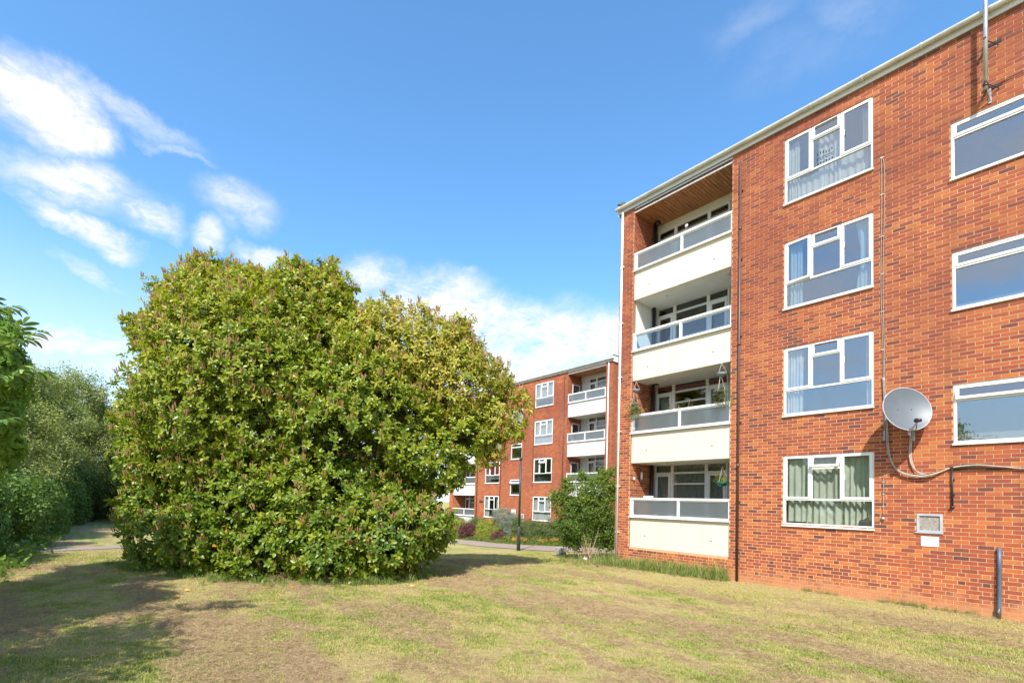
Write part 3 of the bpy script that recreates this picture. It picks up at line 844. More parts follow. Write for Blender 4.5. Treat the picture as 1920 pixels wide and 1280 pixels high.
        for k in range(4):
            pa, pb = pan_z(k); pa += oz; pb += oz
            rend = M['cream'] if near else M['white_render']
            pnl = MB().box(ra + .002, rb - .002, oy + .055, oy + .15, pa, pb).build("balcony_panel", rend, bld, bevel=.006 if detail else 0)
            if detail:
                for bx_, bz_ in ((ra + .54, pa + .36), (rb - .51, pa + .36)):
                    MB().tube([(bx_, oy + .053, bz_), (bx_, oy + .047, bz_)], .017, 10).build("bolt", M['black_plastic'], pnl)
            slab = MB().box(ra, rb, oy + .152, oy + 1.30, pa + (.004 if k else .0), pa + .2)
            sl = slab.build("balcony_floor", M['soffit'] if near else M['white_render'], bld)
            if k > 0 and detail:
                for bx_ in (ra + .88, rb - .33):
                    MB().tube([(bx_, oy + .46, pa + .003), (bx_, oy + .46, pa - .05)], .05, 12).build("ceiling_lamp", M['fascia'], sl)
            # railing: sill, posts, rail and two frosted panes
            r0, r1 = oy + .035, oy + .105
            m = MB()
            m.box(ra - .03 if s < 0 else ra, rb + (.0 if s < 0 else .03), oy - .02, oy + .16, pb + .001, pb + .022)
            m.box(ra, rb, r0 - .005, r1 + .005, pb + .023, pb + .085)
            m.box(ra, ra + (.11 if s < 0 else .05), r0, r1, pb + .085, pb + .53)
            m.box(rb - (.05 if s < 0 else .11), rb, r0, r1, pb + .085, pb + .53)
            xm = ra + (1.62 if s < 0 else 1.48)
            m.box(xm - .037, xm + .037, r0, r1, pb + .085, pb + .53)
            m.box(ra, rb, r0 - .012, r1 + .012, pb + .53, pb + .595)
            m.box(ra, rb, r0 + .02, r1 - .01, pb + .492, pb + .53)
            rail = m.build("balcony_rail", M['upvc'], bld, bevel=.004 if detail else 0)
            gm = M['frosted_light'] if (near and k == 2) else M['frosted']
            for (p, q) in ((ra + (.11 if s < 0 else .05), xm - .037), (xm + .037, rb - (.05 if s < 0 else .11))):
                MB().box(p, q, oy + .067, oy + .073, pb + .085, pb + .492).build("pane", gm, rail)
            # glazed back wall of the recess
            yb_ = oy + 1.25
            top = min(pa + 2.565, oz + 10.80); fl = pa + .2
            t1 = top - .29
            x_ = [ra + .02, ra + .66, ra + 1.78, ra + 2.42] if s < 0 else [rb - 2.42, rb - 1.78, rb - .66, rb - .02]
            m = MB(); w = .055
            m.frame(x_[0], x_[3], fl, top, yb_, yb_ + .06, w)
            m.box(x_[1] - .05, x_[1] + .05, yb_ - .002, yb_ + .058, fl + w, top - w)
            m.box(x_[2] - .05, x_[2] + .05, yb_ - .002, yb_ + .058, fl + w, top - w)
            for i in range(3):
                a_, b_ = x_[i] + (.055 if i == 0 else .05), x_[i + 1] - (.055 if i == 2 else .05)
                m.box(a_, b_, yb_ - .004, yb_ + .056, t1 - .03, t1 + .03)
            a_, b_ = x_[1] + .05, x_[2] - .05
            m.box(a_, b_, yb_ - .006, yb_ + .054, t1 - .36, t1 - .31)
            m.box(a_, b_, yb_ - .006, yb_ + .054, fl + .75, fl + .82)
            scr = m.build("window", M['upvc'], bld, bevel=.004 if detail else 0)
            for i in range(3):
                a_, b_ = x_[i] + .05, x_[i + 1] - .05
                MB().box(a_, b_, yb_ + .03, yb_ + .036, t1 + .03, top - w).build("pane", M['glass_low'], scr)
                if i == 1:
                    MB().box(a_, b_, yb_ + .03, yb_ + .036, fl + .82, t1 - .36).build("pane", M['glass_low'], scr)
                    MB().box(a_, b_, yb_ + .03, yb_ + .036, t1 - .31, t1 - .03).build("pane", M['glass_low'], scr)
                    MB().box(a_, b_, yb_ + .02, yb_ + .04, fl + w, fl + .75).build("door_panel", M['upvc'], scr)
                else:
                    mm = MB(); mm.frame(a_ + .004, b_ - .004, fl + .03, t1 - .034, yb_ - .02, yb_ + .025, .07, .10); mm.box(a_ + .07, b_ - .07, yb_ - .019, yb_ + .024, fl + .80, fl + .86)
                    mm.build("door", M['upvc'], scr)
                    MB().box(a_ + .07, b_ - .07, yb_ + .03, yb_ + .036, fl + .13, t1 - .10).build("pane", M['glass_low'], scr)
            # wall beside the screen
            if s < 0: uv_wall([(x_[3] - cx + .0, rb - cx, fl - oz, top - oz + .12)], lambda u, o, z: (cx + u, oy + 1.30 - o, oz + z), None, M['soffit'] if near else M['white_render'], bld, thick=.1)
            else: uv_wall([(ra - cx, x_[0] - cx, fl - oz, top - oz + .12)], lambda u, o, z: (cx + u, oy + 1.30 - o, oz + z), None, M['soffit'] if near else M['white_render'], bld, thick=.1)
            MB().box(ra, rb, yb_ + .001, yb_ + .09, top + .001, oz + pan_z(k + 1)[0] if k < 3 else oz + 10.93).build("lintel_board", M['soffit'] if near else M['white_render'], bld)
            # curtains behind
            if k == 0 or far: curtain(scr, x_[0] + .06, x_[3] - .06, fl + .1, top - .04, yb_ + .16, M['net'], .02, .09, k + (5 if far else 0))
            if near and k == 2: curtain(scr, x_[0] + .3, x_[3] - .1, fl + .1, fl + 1.35, yb_ + .16, M['bluecloth'], .02, .09, 4)
            if near and k == 1: curtain(scr, x_[0] + .06, x_[1] - .06, fl + .1, top - .3, yb_ + .2, M['drape'], .02, .09, 9)
            if near and k == 3: curtain(scr, x_[0] + .06, x_[3] - .06, fl + .1, top - .04, yb_ + .22, M['net'], .02, .11, 12)
        # plinth under the lowest balcony
    return bld

bn = block(-1.2, 0.0, 0.0, True, "near red brick block of flats with cream balcony fronts and a satellite dish")
br = block(-26.75, 10.3, -.83, False, "far red brick block of flats with white balcony fronts beyond the lawn")

# ---- windows of both blocks
def dressed(far, k, side):
    """curtains: u0,u1,v0,v1 as shares of the opening"""
    if far:
        return {0: [(.02, .98, .02, .97, 'sheer' if side > 0 else 'sheer', .025, .13, 0)] if side > -1 else [(.02, .3, .02, .97, 'sheer', .02, .12, 0), (.75, .98, .02, .97, 'drape', .02, .12, 0)],
                1: [(.03, .18, .3, .97, 'sheer', .02, .1, 0)] if side < 1 and side > -1 else ([(.04, .96, .42, .97, 'redcloth', .02, .2, 0), (.04, .96, .2, .40, 'sheer', .01, .3, 0)] if side < 0 else []),
                2: [(.02, .98, .02, .97, 'sheer', .02, .13, 0)], 3: [(.02, .98, .30, .97, 'sheer', .012, .16, 0)]}[k]
    return {0: [(.03, .34, .05, .96, 'drape', .035, .13, 0), (.26, .66, .03, .96, 'drape', .035, .15, 0), (.60, .99, .03, .96, 'drape', .04, .12, 0)],
            1: [(.03, .22, .03, .96, 'sheer', .03, .07, 0), (.90, .99, .03, .96, 'sheer', .02, .05, 0)],
            2: [(.05, .20, .03, .96, 'bluecloth', .03, .07, 0), (.80, .97, .03, .96, 'bluecloth', .03, .07, -.5)],
            3: [(.02, .16, .03, .96, 'drape', .02, .06, 0), (.14, .50, .03, .34, 'sheer', .02, .13, 0), (.38, .64, .03, .90, 'sheer', .03, .10, 0), (.62, .88, .03, .40, 'sheer', .02, .15, 0), (.86, .98, .03, .96, 'sheer', .02, .06, 0)]}[k]

for (b_, cx, oy, oz, far) in ((bn, -1.2, 0, 0, False), (br, -26.75, 10.3, -.83, True)):
    for k in range(4):
        z0, z1 = win_z(k)
        for s, xa in ((-1, -3.632), (1, 1.85)):
            ot = .42 if (k == 0 and not far and s < 0) or (far and k == 1 and s > 0) else 0
            ol = -.0
            if not far and k == 2 and s < 0: ol = .10
            w_ = flat_window(b_, cx + xa, oz + z0, oz + z1, oy, ot, ol, dressed(far, k, s), far, seed=k + (10 if far else 0) + s,
                             glass='glass_low' if k == 0 else 'glass')
            if not far and k == 3 and s < 0: top_window = w_
            if not far and k == 0 and s < 0: ground_window = w_
    for k in (1, 2, 3):
        z0, z1 = stair_z(k)
        ot = {(False, 1): .16, (True, 1): .5, (True, 3): .35}.get((far, k), 0)
        flat_window(b_, cx - .598, oz + z0, oz + z1, oy, ot, 0, [(.1, .9, .05, .7, 'sheer', .02, .1, 0)] if far and k == 3 else [], far, seed=20 + k, kind='S', W=1.2)

# window sticker: a small dark pattern on the top centre pane
m = MB(); r = random.Random(4)
for row, zc in enumerate((10.05, 9.93, 9.82)):
    for i in range(6):
        xx = -4.14 + i * .058; zz = zc + (.02 * math.sin(i * 1.3) if row == 0 else 0)
        if row == 0: m.box(xx, xx + .018, .040, .044, zz - .03, zz + .03)
        elif row == 1:
            m.box(xx, xx + .045, .040, .044, zz + .022, zz + .032); m.box(xx, xx + .01, .040, .044, zz - .03, zz + .022)
            if i % 2: m.box(xx + .01, xx + .045, .040, .044, zz - .03, zz - .02)
        else: m.box(xx, xx + .03, .040, .044, zz - .01, zz + .01 + .02 * (i % 2))
m.build("window_sticker", M['black_plastic'], top_window)
MB().ball((-3.16, .20, 1.52), .26, 16, 10, (1, .4, .75)).build("chair_back", M['black_plastic'], ground_window, smooth=True)

# ---- individual bricks of the near block
cx = -1.2
holes = []
for xa in (-3.632, 1.85):
    for k in range(4):
        z0, z1 = win_z(k); holes.append((xa + cx, xa + cx + 1.782, z0 - .004, z1 + .004))
holes += [(cx - 8.02, cx - 4.92, .585, 12), (cx + 4.92, cx + 8.02, .585, 12), (cx - 1.158, cx - .768, 1.465, 1.826)]
for k in (1, 2, 3):
    z0, z1 = stair_z(k); holes.append((cx - .598, cx + .602, z0 - .004, z1 + .004))
allb = lay_bricks(cx - HALF + .002, 3.2, -.1504, WALL_TOP - .002, holes, .7521, phase=.02, seed=5)
allb = [b for b in allb if not (cx - 8.02 < (b[0] + b[1]) / 2 < cx - 4.92 and b[3] > .59)]
# plinth wall below the lowest balcony (the mortar there is set out first)
uv_wall([(-8.02, -4.92, .30, .585)], lambda u, o, z: (cx + u, -o, z), None, M['mortar'], bn)
uv_wall([(4.92, 8.02, .30, .585)], lambda u, o, z: (cx + u, -o, z), None, M['mortar'], bn)
uv_wall([(4.92, 8.02, .30, .585), (-8.02, -4.92, .30, .585)], lambda u, o, z: (-26.75 + u, 10.3 - o, -.83 + z), None, M['brick_far'], br)
def eyedist(b): return math.hypot((b[0] + b[1]) / 2, 12.343) ** 2 + ((b[2] + b[3]) / 2 - 1.817) ** 2
cand = sorted([b for b in allb if b[5] and b[1] < -.84 and b[2] > .15], key=eyedist)[:300]
cs = set(id(b) for b in cand)
rest = [b for b in allb if id(b) not in cs]
place_f = lambda u, o, z: np.stack([u, -o * np.ones_like(u), z], -1)
V1, F1, A1 = brick_arrays(rest, place_f)
# recess side wall (inner face of the pier), painted white on the third storey
side = lay_bricks(.01, 1.25, -.15, 10.92, [(-1, 2, pan_z(2)[0] + .2, pan_z(3)[0])], .0, seed=9)
place_s = lambda u, o, z: np.stack([cx - 8.02 + o * np.ones_like(u), u, z], -1)
V2, F2, A2 = brick_arrays(side, place_s)
ends = lay_bricks(.002, 9.0, -.1504, WALL_TOP - .002, [], .0, seed=10)
place_e = lambda u, o, z: np.stack([cx - HALF - o * np.ones_like(u), u, z], -1)
V3, F3_, A3 = brick_arrays(ends, place_e)
VV = np.concatenate([V1, V2, V3]); FF = np.concatenate([F1, F2 + len(V1), F3_ + len(V1) + len(V2)])
bw = np_mesh("brick", VV, FF, M['brick'], bn, {"rnd": ('FACE', np.concatenate([A1, A2, A3]))}); bw["kind"] = "stuff"
uv_wall([(.153, 1.25, pan_z(2)[0] + .2, pan_z(3)[0])], lambda u, o, z: (cx - 8.02 + .012 + o, u, z), None, M['white_render'], bn, thick=.01)
w_, h_ = .225 - 2 * J, CH - 2 * J
mb = MB(); mb.box(0, w_, -.0036, .004, 0, h_)
bme = bpy.data.meshes.new("brick"); bme.from_pydata(mb.v, [], mb.f); bme.materials.append(M['brick1'])
for b in cand:
    o = link(bpy.data.objects.new("brick", bme)); o.parent = bn
    o.location = (b[0] + J - cx, random.uniform(-.001, .0008), b[2] + J)

# ---- downpipes of the blocks
def pipe(parent, x, y, z0, z1, r, mat, collars=(), name="downpipe", clips=()):
    p = MB().tube([(x, y, z0), (x, y, z1)], r, 12).build(name, mat, parent, smooth=True)
    if len(collars):
        m = MB()
        for c in collars: m.tube([(x, y, c - .045), (x, y, c + .045)], r * 1.25, 12)
        m.build("collar", mat, p, smooth=True)
    if len(clips):
        m = MB()
        for c in clips: m.box(x - r * 1.9, x + r * 1.9, y + .0, y + r + .02, c - .012, c + .012)
        m.build("pipe_clip", mat, p)
    return p
pipe(bn, -9.62, -.062, .05, 11.05, .034, M['white_pipe'], (), clips=[1, 2.4, 4.1, 5.8, 7.5, 9.3])
pipe(bn, -5.885, -.045, .0, 10.72, .030, M['brown_pipe'], (9.0, 6.0, 2.9), clips=[2, 4, 6.2, 8.2, 10])
for k in range(4):
    z0 = pan_z(k)[0] + .2; z1 = pan_z(k + 1)[0] if k < 3 else 10.92
    pipe(bn, -9.13, 1.0, z0, z1, .055, M['black_pipe'], (z0 + 1.45 if k == 2 else z0 + 1.1,), name="soil_pipe")
m = MB(); m.tube([(-9.13, .99, 10.86), (-8.97, .93, 10.86)], .07, 12); m.tube([(-9.13, .93, 10.6), (-9.06, .80, 10.2), (-9.12, .86, 9.9)], .012, 6)
m.build("pipe_elbow", M['black_pipe'], bn, smooth=True)
m = MB(); m.tube([(-9.15, .85, 5.70), (-8.85, .85, 5.66), (-8.85, .85, 5.72)], .085, 10); m.build("pipe_elbow", M['black_pipe'], bn, smooth=True)
pipe(br, -18.50, 10.3 - .07, -.9, 10.15, .036, M['white_pipe'])
pipe(br, -22.12, 10.3 - .045, -.9, 10.0, .032, M['brown_pipe'])
pipe(br, -31.35, 10.3 - .045, -.9, 10.0, .032, M['brown_pipe'])
pipe(br, -28.45, 10.3 - .04, 1.0, 8.0, .02, M['black_pipe'], name="cable_pipe")
pipe(br, -24.95, 10.3 - .04, 2.8, 9.0, .012, M['cable_black'], name="cable_pipe")
# gutter end and mossy verge on the near corner
m = MB(); m.box(-9.79, -9.62, -.03, .20, 11.262, 11.46); m.build("verge_block", M['moss'], bn, bevel=.03)

# ---- vents and notices
def vent(parent, x0, x1, z0, z1, y):
    m = MB(); m.frame(x0, x1, z0, z1, y - .012, y + .04, .04); v_ = m.build("vent", M['grey_metal'] if y < 1 else M['upvc'], parent)
    MB().box(x0 + .04, x1 - .04, y + .012, y + .02, z0 + .04, z1 - .04).build("mesh", M['mesh'], v_)
    MB().box(x0 - .03, x1 + .01, y - .03, y + .03, z0 - .02, z0 - .001).build("sill", M['grey_metal'] if y < 1 else M['upvc'], v_)
vent(bn, -2.356, -1.968, 1.467, 1.824, 0)
vent(br, -26.75 - 1.13, -26.75 - .85, .72, 1.03, 10.3)
vent(br, -26.75 + .72, -26.75 + 1.0, .72, 1.03, 10.3)
def notice(x0, x1, z0, z1, y, label, lines=5, mat='plate', cat="notice", name="wall_notice"):
    t_ = thing(name, label, cat, ((x0 + x1) / 2, y, z0))
    MB().box(x0, x1, y - .016, y - .009, z0, z1).build("plate", M[mat], t_)
    m = MB(); h = (z1 - z0); r_ = random.Random(int(x0 * 10))
    for i in range(lines):
        zz = z1 - h * (.16 + .7 * i / max(1, lines - 1)); xx = x0 + (x1 - x0) * .08
        while xx < x1 - (x1 - x0) * .14:
            w_ = r_.uniform(.02, .05) * (x1 - x0) / .3; m.quad((xx, y - .0172, zz - h * .028), (min(xx + w_, x1 - .02), y - .0172, zz - h * .028), (min(xx + w_, x1 - .02), y - .0172, zz + h * .028), (xx, y - .0172, zz + h * .028)); xx += w_ + .012
    m.build("faded_print", M['plate_ink'], t_)
    return t_
notice(-2.292, -2.022, 1.198, 1.388, 0, "faded pinkish notice on the brickwork just below the small square vent of the near block")
notice(-27.12, -26.62, .92, 1.32, 10.3, "cream name board between the two vents of the far block", 3)
notice(-31.0, -30.55, 1.72, 1.92, 10.3, "narrow black name plate beside the brown pipe of the far block", 1, 'dark_trim')
notice(-25.98, -25.72, .38, .62, 10.3, "small white plate below the vent behind the lamp post on the far block", 2)
notice(-27.86, -27.6, .38, .62, 10.3, "small white plate below the vent nearer the silvery bush on the far block", 2)
# ------------------------------------------------------------------ satellite dish, aerial mast, cables
dish = thing("satellite_dish", "large grey satellite dish bracketed to the near block's brick wall", "satellite dish", (-2.40, -.05, 3.35))
nD = Vector((.66, -.72, .24)).normalized()
uD = Vector((0, 0, 1)).cross(nD).normalized(); vD = nD.cross(uD)
cD = Vector((-2.455, -.42, 3.81))
def dish_shell(R, depth, off, rim=0):
    m = MB(); rings = 9; n = 40
    for i in range(rings):
        rr = R * i / (rings - 1)
        for k in range(n):
            t_ = 2 * math.pi * k / n
            p = cD + uD * rr * math.cos(t_) + vD * rr * 1.04 * math.sin(t_) + nD * (depth * (rr / R) ** 2 + off)
            m.v.append(tuple(p))
    for i in range(rings - 1):
        for k in range(n):
            a = i * n + k; b = i * n + (k + 1) % n; m.f.append((a, b, b + n, a + n))
    return m
RD = .425
front = dish_shell(RD, .085, .0); back = dish_shell(RD, .085, -.008)
nb = len(front.v); front.v += back.v; front.f += [tuple(nb + i for i in q)[::-1] for q in back.f]
front.build("reflector", M['dish'], dish, smooth=True)
rim = [tuple(cD + uD * RD * math.cos(t_) + vD * RD * 1.04 * math.sin(t_) + nD * .084) for t_ in [2 * math.pi * k / 48 for k in range(49)]]
MB().tube(rim, .008, 6, cap=False).build("rim", M['dish_rim'], dish, smooth=True)
for p_ in ((-.12, .02), (.12, .02)):
    q_ = cD + uD * p_[0] + vD * p_[1] + nD * .012
    MB().ball(q_, .009, 6, 5).build("bolt", M['black_plastic'], dish)
low = cD - vD * (RD * 1.02) + nD * .07
tip = cD + nD * .31 - vD * .36
arm = MB().tube([low - nD * .05, low + nD * .02, tip], .014, 8).build("feed_arm", M['grey_metal'], dish, smooth=True)
MB().tube([low + uD * .10, tip - nD * .03], .007, 6).build("stay", M['black_plastic'], dish, smooth=True)
MB().tube([tip - nD * .02 + vD * .03, tip + nD * .06 - vD * .0], .034, 12).ball(tip - nD * .035 + vD * .035, .045, 12, 8).build("receiver_head", M['black_plastic'], dish, smooth=True)
m = MB(); m.box(-2.44, -2.37, -.022, -.008, 3.26, 3.44); m.box(-2.42, -2.39, -.30, -.022, 3.36, 3.40)
m.tube([(-2.405, -.30, 3.34), (-2.405, -.30, 3.66)], .025, 10)
m.box(-2.46, -2.35, -.33, -.27, 3.56, 3.74)
m.build("bracket", M['galv'], dish)

mast = thing("aerial_mast", "galvanised aerial mast on two wall brackets rising past the near block's gutter", "aerial mast", (-1.27, -.25, 9.6))
MB().tube([(-1.275, -.25, 9.62), (-1.25, -.25, 12.6)], .034, 14).build("pole", M['galv'], mast, smooth=True)
MB().tube([(-1.275, -.25, 9.66), (-1.275, -.25, 9.72)], .040, 14).build("clamp", M['black_plastic'], mast, smooth=True)
for zz in (10.55, 9.72):
    m = MB(); m.box(-1.34, -1.08, -.012, .0 - .008, zz, zz + .05); m.box(-1.295, -1.255, -.29, -.013, zz + .005, zz + .035)
    m.tube([(-1.27, -.215, zz + .02), (-1.12, -.012, zz - .05)], .008, 6)
    m.build("bracket", M['black_plastic'], mast)
m = MB(); m.box(-1.262, -1.222, -.02, -.008, 9.46, 9.74); m.tube([(-1.24, -.015, 9.5), (-1.272, -.23, 9.72)], .012, 6); m.build("bracket", M['galv'], mast)
# yagi out of the picture above
m = MB(); m.box(-1.9, -.6, -.26, -.24, 12.5, 12.52)
for i in range(8): m.box(-1.85 + i * .16, -1.84 + i * .16, -.40, -.10, 12.505, 12.515)
m.build("aerial", M['galv'], mast)

cab = thing("cable_bundle", "tangle of grey and white cables sagging below the satellite dish and running along the wall", "cables", (-2.3, -.03, 2.6))
def spline(pts, n=8):
    P = [Vector(p) for p in pts]; out = []
    for i in range(len(P) - 1):
        p0 = P[max(i - 1, 0)]; p1 = P[i]; p2 = P[i + 1]; p3 = P[min(i + 2, len(P) - 1)]
        for k in range(n):
            t_ = k / n
            out.append(.5 * ((2 * p1) + (-p0 + p2) * t_ + (2 * p0 - 5 * p1 + 4 * p2 - p3) * t_ * t_ + (-p0 + 3 * p1 - 3 * p2 + p3) * t_ ** 3))
    out.append(P[-1]); return out
down = [(-2.88, 4.6), (-2.86, 4.1), (-2.83, 3.6), (-2.80, 3.1), (-2.72, 2.80), (-2.56, 2.63), (-2.29, 2.555), (-2.10, 2.59), (-1.95, 2.65), (-1.80, 2.712), (-1.49, 2.745), (-1.14, 2.70), (-.80, 2.66), (.3, 2.66), (2.5, 2.66)]
r = random.Random(3)
for i in range(7):
    o1, o2 = r.uniform(-.02, .02), r.uniform(-.03, .03)
    pts = [(x + o1 * (1 if z > 2.8 else .3), -.030 - .007 * (i % 3) - (.03 if 2.5 < z < 3.2 and x < -2 else 0), z + o2 * (.9 if x < -2.0 else .3)) for x, z in down]
    mt = ('cable_grey', 'cable_white', 'cable_grey', 'cable_black', 'cable_grey', 'cable_white', 'cable_grey')[i]
    MB().tube(spline(pts, 5), .0062, 5).build("cable", M[mt], cab, smooth=True)
for i in range(4):
    o1 = i * .012
    pts = [(-2.41 + o1, -.20, 3.5), (-2.45 + o1, -.06, 3.28), (-2.46 + o1, -.05, 2.95), (-2.40 + o1, -.05, 2.72 - o1), (-2.22, -.05, 2.60 - o1), (-2.02, -.05, 2.62), (-1.80, -.035, 2.70 + o1 * .5), (-1.4, -.035, 2.735)]
    MB().tube(spline(pts, 6), .0062, 5).build("cable", M['cable_white' if i % 2 else 'cable_grey'], cab, smooth=True)
twin = thing("wall_cable", "thin grey twin cable clipped down the bricks beside the windows above the dish", "cable", (-2.9, -.02, 3.4))
for dx in (0, .045):
    MB().tube(spline([(-2.915, -.012, 9.33), (-2.90 + dx, -.016, 9.1), (-2.905 + dx, -.016, 8.0), (-2.92 + dx * .8, -.016, 6.6), (-2.89 + dx * .5, -.016, 5.2), (-2.88 + dx * .4, -.016, 4.3), (-2.87, -.016, 3.45)], 5), .0065, 5).build("cable", M['cable_grey'], twin, smooth=True)
for zz in (9.3, 8.5, 7.6, 6.8, 6.0, 5.2, 4.6): MB().box(-2.925, -2.86, -.02, -.008, zz - .008, zz + .008).build("clip", M['cable_white'], twin)
MB().box(-2.885, -2.855, -.03, -.008, 3.30, 3.5).build("joint_sleeve", M['grey_metal'], twin)
w2 = thing("junction_cable", "single cable looping down to a small round box right of the ground floor window", "cable", (-2.9, -.02, 1.7))
MB().tube(spline([(-2.60, -.03, 2.66), (-2.74, -.02, 2.685), (-2.87, -.016, 2.60), (-2.89, -.016, 2.3), (-2.89, -.016, 1.74)], 6), .007, 6).build("cable", M['cable_grey'], w2, smooth=True)
MB().tube([(-2.9, -.008, 1.70), (-2.9, -.035, 1.70)], .035, 10).build("junction_box", M['galv'], w2, smooth=True)
for zz in (2.45, 2.2, 1.95): MB().box(-2.91, -2.87, -.022, -.008, zz - .008, zz + .008).build("clip", M['cable_white'], w2)
bp_ = thing("overflow_pipe", "black pipe dropping from the cable run to a capped end above the square vent", "pipe", (-1.82, -.03, 1.95))
MB().tube([(-1.822, -.034, 1.96), (-1.822, -.034, 2.70)], .015, 8).build("pipe", M['black_plastic'], bp_, smooth=True)
MB().tube([(-1.822, -.034, 2.68), (-.2, -.034, 2.655)], .014, 8).build("pipe", M['black_plastic'], bp_, smooth=True)
MB().box(-1.86, -1.785, -.05, -.008, 2.655, 2.72).build("elbow", M['black_plastic'], bp_, bevel=.01)
MB().ball((-1.822, -.04, 1.96), .037, 10, 7, (1, .9, .8)).build("cap", M['black_plastic'], bp_, smooth=True)
for zz in (2.48, 2.20): MB().box(-1.845, -1.785, -.045, -.008, zz - .01, zz + .01).build("clip", M['black_plastic'], bp_)
w4 = thing("mast_cable", "dark cable leading from the aerial mast along the bricks under the gutter", "cable", (-1.2, -.02, 9.7))
MB().tube(spline([(-1.27, -.22, 10.9), (-1.25, -.22, 10.2), (-1.26, -.20, 9.78), (-1.20, -.02, 9.72), (-1.03, -.02, 9.77), (-.8, -.02, 9.79), (.5, -.02, 9.85)], 6), .007, 6).build("cable", M['cable_black'], w4, smooth=True)

bpipe = thing("conduit_stub", "slate blue conduit standing upright against the brick wall at the lawn edge", "conduit", (-1.2, -.06, 0))
MB().tube([(-1.216, -.058, -.05), (-1.213, -.058, .10), (-1.205, -.05, .4), (-1.20, -.045, .9), (-1.197, -.045, 1.255)], [.030, .030, .029, .029, .029], 14).build("tube", M['blue_pipe'], bpipe, smooth=True)
MB().tube([(-1.216, -.06, -.02), (-1.214, -.06, .20)], .034, 14).build("collar", M['lamp'], bpipe, smooth=True)
MB().tube(spline([(-1.205, -.092, .15), (-1.20, -.094, .19), (-1.212, -.094, .16), (-1.22, -.092, .12)], 4), .005, 5).build("tie", M['cable_white'], bpipe, smooth=True)

# things in the near balconies
def basket(loc, label, potmat, pot_r, hang, name="hanging_basket", cat="hanging basket", wide=1.0, depth=.6, group=None):
    t_ = thing(name, label, cat, loc, group); x, y, z = loc
    m = MB(); n = 14; rows = 6
    for j in range(rows):
        f = j / (rows - 1); rr = pot_r * wide * math.sin(math.pi / 2 * (.25 + .75 * f)); zz = z + pot_r * depth * f
        for k in range(n):
            a = 2 * math.pi * k / n; m.v.append((x + rr * math.cos(a), y + rr * math.sin(a), zz))
    for j in range(rows - 1):
        for k in range(n): m.f.append((j * n + k, j * n + (k + 1) % n, (j + 1) * n + (k + 1) % n, (j + 1) * n + k))
    m.f.append(tuple(range(n))[::-1]); m.f.append(tuple((rows - 2) * n + k for k in range(n)))
    m.build("bowl", potmat, t_, smooth=True)
    for k in range(3):
        a = 2 * math.pi * k / 3 + .4
        MB().tube([(x + pot_r * .95 * wide * math.cos(a), y + pot_r * .95 * math.sin(a), z + pot_r * depth), (x, y, z + hang)], .004, 4).build("chain", M['cable_white'], t_)
    return t_
# ------------------------------------------------------------------ leaves
def leaf_geo(L, W, droop=.25, fold=.25, rows=4, tipw=.12, base=(0, 0, 0), yaw=0, pitch=0, roll=0, shape=1.0):
    """a leaf along +X from its stalk: returns verts, faces"""
    V = []; F_ = []
    for i in range(rows + 1):
        t_ = i / rows
        w = W * .5 * (math.sin(math.pi * (t_ ** shape * .90 + .05)) ** .7)
        x = L * t_ * math.cos(droop * t_); z = -L * t_ * math.sin(droop * t_) * .8
        for s in (-1, 0, 1): V.append([x, s * w, z + (fold * w if s else 0)])
    for i in range(rows):
        for s in range(2):
            a = i * 3 + s; F_.append((a, a + 3, a + 4, a + 1))
    V = np.array(V); cr, sr = math.cos(roll), math.sin(roll)
    V = V @ np.array([[1, 0, 0], [0, cr, sr], [0, -sr, cr]])
    cp, sp = math.cos(pitch), math.sin(pitch); V = V @ np.array([[cp, 0, sp], [0, 1, 0], [-sp, 0, cp]])
    cy_, sy_ = math.cos(yaw), math.sin(yaw); V = V @ np.array([[cy_, sy_, 0], [-sy_, cy_, 0], [0, 0, 1]])
    return V + np.array(base), np.array(F_)

def assemble(parts):
    V = []; F_ = []; A = []; n = 0
    for (v_, f_, a_) in parts:
        V.append(v_); F_.append(f_ + n); A.append(np.full(len(f_), a_)); n += len(v_)
    return np.concatenate(V), np.concatenate(F_), np.concatenate(A)

def proto(name, parts, mat):
    V, F_, A = assemble(parts)
    me = bpy.data.meshes.new(name); me.from_pydata([tuple(p) for p in V], [], [tuple(q) for q in F_])
    me.polygons.foreach_set('use_smooth', [True] * len(F_))
    a = me.attributes.new("lc", 'FLOAT', 'FACE'); a.data.foreach_set('value', A.astype(np.float32))
    me.materials.append(mat); me.update()
    return bpy.data.objects.new(name, me)        # only a source for instances, not placed in the scene

def rosette(r, n=8, L=.13, W=.048, spread=(.1, 1.0), mat='laurel', name="sprig", stem=.10):
    parts = []
    for i in range(n):
        yaw = 2.4 * i + r.uniform(-.3, .3); f = i / n
        pitch = spread[0] + (spread[1] - spread[0]) * (f) + r.uniform(-.2, .2)
        ll = L * r.uniform(.75, 1.15)
        v_, f_ = leaf_geo(ll, W * r.uniform(.85, 1.15), r.uniform(.15, .55), r.uniform(.1, .4), 4, base=(0, 0, stem * f), yaw=yaw, pitch=pitch, roll=r.uniform(-.4, .4), shape=1.35)
        parts.append((v_, f_, r.random()))
    return proto(name, parts, M[mat])

